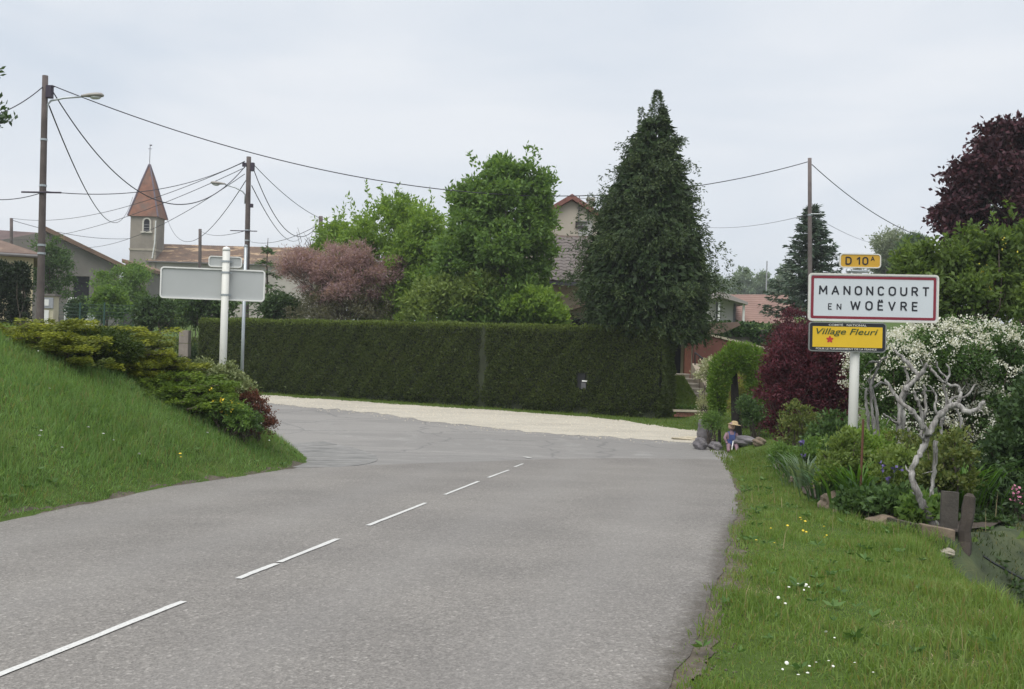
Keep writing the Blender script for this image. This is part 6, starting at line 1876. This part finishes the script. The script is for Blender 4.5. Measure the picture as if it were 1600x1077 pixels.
# ================================================================ driftwood
drift, t, b_ = new_mat("driftwood")
f1 = noise(t, 22, 6, .75, stretch=(1, 1, .16)); f2 = noise(t, 3.5, 4, .6)
c = ramp(t, f1, [(.38, (.10, .092, .085)), (.48, (.25, .24, .228)), (.66, (.47, .455, .43))])
c = mixc(t, ramp(t, f2, [(.5, 0), (.7, .65)]), c, (.13, .115, .105))
t.links.new(c, b_.inputs['Base Color']); b_.inputs['Roughness'].default_value = .85; bump(t, b_, f1, .9, .02)
def drift_piece(label, base_px, branches, d):
    b = bed(*base_px)
    o = thing("driftwood", label, "driftwood", b, 0, "bleached driftwood sculptures in the flower bed")
    for i, br in enumerate(branches):
        pts = [W(p[0], p[1], d + (p[3] if len(p) > 3 else 0)) - b for p in br]
        rad = [p[2] / 2 / FPX * d * .66 for p in br]
        # smooth the path and gnarl it
        P, R_ = [], []
        for k in range(len(pts) - 1):
            for f in np.linspace(0, 1, 5, endpoint=False):
                a0 = pts[max(k - 1, 0)]; a1 = pts[k]; a2 = pts[k + 1]; a3 = pts[min(k + 2, len(pts) - 1)]
                c = .5 * ((2 * a1) + (a2 - a0) * f + (2 * a0 - 5 * a1 + 4 * a2 - a3) * f * f + (3 * a1 - a0 - 3 * a2 + a3) * f ** 3)
                P.append(c + Vector(rng.normal(size=3)) * .006); R_.append((rad[k] + (rad[k + 1] - rad[k]) * f) * (rng.uniform(.90, 1.10) + (.35 if rng.random() < .08 else 0)))
        P.append(pts[-1]); R_.append(rad[-1] * .3)
        mbd = MB().tube(P, R_, 9)
        for _ in range(3 if i == 0 else 2):                  # short pointed spurs
            q_ = int(rng.integers(len(P) // 4, len(P) - 1)); dr_ = (P[q_ + 1] - P[q_]).normalized()
            sd_ = (Vector(rng.normal(size=3)).cross(dr_).normalized() + dr_ * rng.uniform(.2, .9)).normalized(); L_ = rng.uniform(.06, .2)
            mbd.tube([P[q_], P[q_] + sd_ * L_ * .5 + Vector(rng.normal(size=3)) * .008, P[q_] + sd_ * L_], [R_[q_] * .5, R_[q_] * .32, .002], 6)
        mbd.build("trunk" if i == 0 else "branch", drift, o, smooth=True)
    return o
drift_piece("thick twisted driftwood trunk forking into two crooked arms near the plank", (1460, 11.1),
    [[(1466, 836, 24), (1452, 808, 20), (1440, 785, 17, -.05), (1428, 757, 15, -.05), (1423, 738, 14), (1434, 716, 14), (1444, 695, 15, .05), (1450, 678, 17, .05)],
     [(1450, 680, 15), (1440, 662, 12), (1425, 642, 11), (1407, 628, 9, .1), (1394, 612, 8, .15), (1383, 592, 6, .2)],
     [(1452, 680, 15), (1462, 658, 13), (1478, 640, 13), (1495, 633, 14, -.05), (1510, 643, 13, -.1), (1525, 640, 10, -.1), (1538, 627, 9, -.15)],
     [(1462, 690, 12, .05), (1460, 730, 10, .08), (1456, 765, 9, .08), (1456, 815, 8, .08)],
     [(1498, 634, 9, -.05), (1501, 615, 8, 0), (1496, 604, 8, .05), (1474, 598, 7, .1), (1458, 580, 6, .15), (1450, 572, 5, .2)]], 11.1)
drift_piece("upright bundle of bleached driftwood sticks beside the sign post", (1362, 14.6),
    [[(1358, 735, 8), (1357, 672, 7), (1355, 640, 7), (1353, 618, 6), (1354, 606, 5)], [(1367, 735, 9), (1366, 675, 8), (1362, 640, 7), (1360, 608, 7), (1368, 585, 6), (1374, 570, 5)],
     [(1374, 735, 8, .1), (1372, 672, 8, .1), (1368, 630, 7, .1), (1361, 604, 6, .1), (1358, 590, 5, .05)], [(1374, 572, 6), (1370, 566, 6, -.05), (1357, 566, 4, -.1)], [(1366, 606, 5), (1377, 598, 5, .1), (1392, 603, 5, .2)], [(1372, 570, 5), (1380, 562, 4), (1386, 556, 3)]], 14.4)
drift_piece("tall driftwood limb with hooked top in the middle of the bed", (1405, 14.0),
    [[(1403, 760, 14), (1404, 690, 13), (1405, 655, 12), (1408, 622, 11), (1416, 606, 11), (1430, 594, 10), (1443, 580, 9, -.05), (1448, 566, 7, -.08)],
     [(1436, 588, 10), (1424, 574, 10, .05), (1412, 562, 9, .1), (1402, 552, 7, .1), (1396, 546, 4, .15)], [(1408, 640, 8, .1), (1417, 610, 7, .1), (1418, 588, 7, .1), (1412, 574, 6, .1)],
     [(1404, 665, 7), (1392, 655, 6, -.05), (1380, 646, 4, -.1)], [(1412, 760, 7, .1), (1411, 690, 7, .1), (1413, 660, 7, .1), (1412, 640, 6, .1)]], 13.8)
drift_piece("low tangle of pale driftwood branches hanging before the blossom", (1480, 14.6),
    [[(1472, 745, 9), (1476, 700, 8), (1470, 665, 8), (1480, 630, 7), (1474, 604, 6), (1484, 585, 5), (1478, 568, 4)], [(1476, 640, 7), (1490, 622, 6, .1), (1512, 618, 5, .1), (1524, 600, 4, .15)],
     [(1474, 660, 7), (1460, 640, 6), (1463, 618, 5, .1), (1450, 602, 4, .15)], [(1482, 592, 5), (1468, 580, 4, .1), (1462, 562, 3, .1)], [(1500, 745, 7, .1), (1496, 700, 6, .1), (1501, 660, 6, .1), (1494, 636, 5, .1), (1500, 616, 4, .1)]], 14.3)
drift_piece("slender pale driftwood fork between the hooked limb and the twisted trunk", (1428, 13.4),
    [[(1428, 770, 11), (1432, 712, 10), (1436, 690, 9), (1441, 668, 8), (1440, 645, 8), (1432, 625, 7), (1428, 610, 5)], [(1428, 740, 9), (1424, 698, 8), (1421, 680, 6), (1420, 668, 4)],
     [(1441, 660, 8, .05), (1447, 640, 7, .05), (1445, 615, 6, .1), (1444, 600, 4, .1)]], 13.2)

# ================================================================ little straw hatted garden figure
b = G(1142, 25.3)
gf = thing("garden_figure", "small seated scarecrow figure with straw hat and blue dungarees among rocks", "garden figure", b)
gf.location.z += .03
gf.scale = (.86, .86, .86)
skin = plain("figure_face", (.50, .33, .25), .8, .08, 8)
cloth = plain("figure_shirt", (.22, .14, .17), .9, .2, 10)
blue = plain("figure_blue", (.06, .09, .24), .9, .2, 10)
strw = plain("straw_hat", (.40, .30, .17), .9, .15, 14)
body = MB()
body.lathe([(.02, 0), (.12, .03), (.14, .14), (.125, .26), (.14, .36), (.11, .43), (.045, .46), (.04, .50)], 14, None, 1, .75)
body.lathe([(.01, .48), (.075, .52), (.095, .58), (.09, .65), (.05, .70), (.005, .71)], 14)
for sgn in (-1, 1):
    body.tube([(sgn * .12, 0, .40), (sgn * .19, -.04, .28), (sgn * .16, -.13, .17)], [.048, .042, .034], 8)
    body.tube([(sgn * .07, -.02, .06), (sgn * .11, -.2, .09), (sgn * .12, -.24, -.05), (sgn * .12, -.30, -.06)], [.07, .058, .05, .04], 8)
    body.tube([(sgn * .16, -.13, .17), (sgn * .14, -.17, .13)], [.032, .024], 6)
body.lathe([(.002, -.02), (.014, 0), (.002, .02)], 6, Matrix.Translation((0, -.10, .585)))
body.build("body", cloth, gf, smooth=True)
face = MB().lathe([(.01, .50), (.077, .525), (.098, .58), (.092, .64), (.06, .67)], 14, Matrix.Translation((0, -.004, 0))); face.build("face", skin, gf, smooth=True)
for sgn in (-1, 1):
    MB().lathe([(.001, -.012), (.012, 0), (.001, .012)], 8, Matrix.Translation((sgn * .035, -.096, .605))).build("eye", dark_void, gf)
MB().lathe([(.128, .025), (.148, .14), (.134, .24)], 14, None, 1, .77).box(-.085, .085, -.118, -.098, .23, .37).tube([(-.07, -.11, .36), (-.085, -.06, .45), (-.08, .07, .44)], .016, 6).tube([(.07, -.11, .36), (.085, -.06, .45), (.08, .07, .44)], .016, 6).build("dungarees", blue, gf, smooth=False)
MB().lathe([(.20, .648), (.17, .660), (.10, .672), (.092, .73), (.06, .755), (.002, .76)], 16, Matrix.Translation((.0, 0, 0)) @ Matrix.Rotation(.12, 4, 'Y')).build("straw_hat", strw, gf, smooth=True)
MB().tube([(.03, -.14, .20), (-.02, -.25, .06), (-.03, -.27, -.04)], .016, 6).build("white_strap", white_paint, gf)

# ================================================================ thin spring haze
hm_ = bpy.data.materials.new("haze_air"); hm_.use_nodes = True
t = hm_.node_tree
t.nodes.remove(t.nodes['Principled BSDF'])
pv = t.nodes.new("ShaderNodeVolumePrincipled")
pv.inputs['Color'].default_value = (.92, .95, 1.0, 1); pv.inputs['Density'].default_value = .0007; pv.inputs['Anisotropy'].default_value = .2
t.links.new(pv.outputs[0], t.nodes['Material Output'].inputs['Volume'])
o = MB().box(-1000, 1000, -120, 1650, -6, 40).build("haze", hm_)
tag(o, "thin pale haze in the air", None, None, 'stuff')
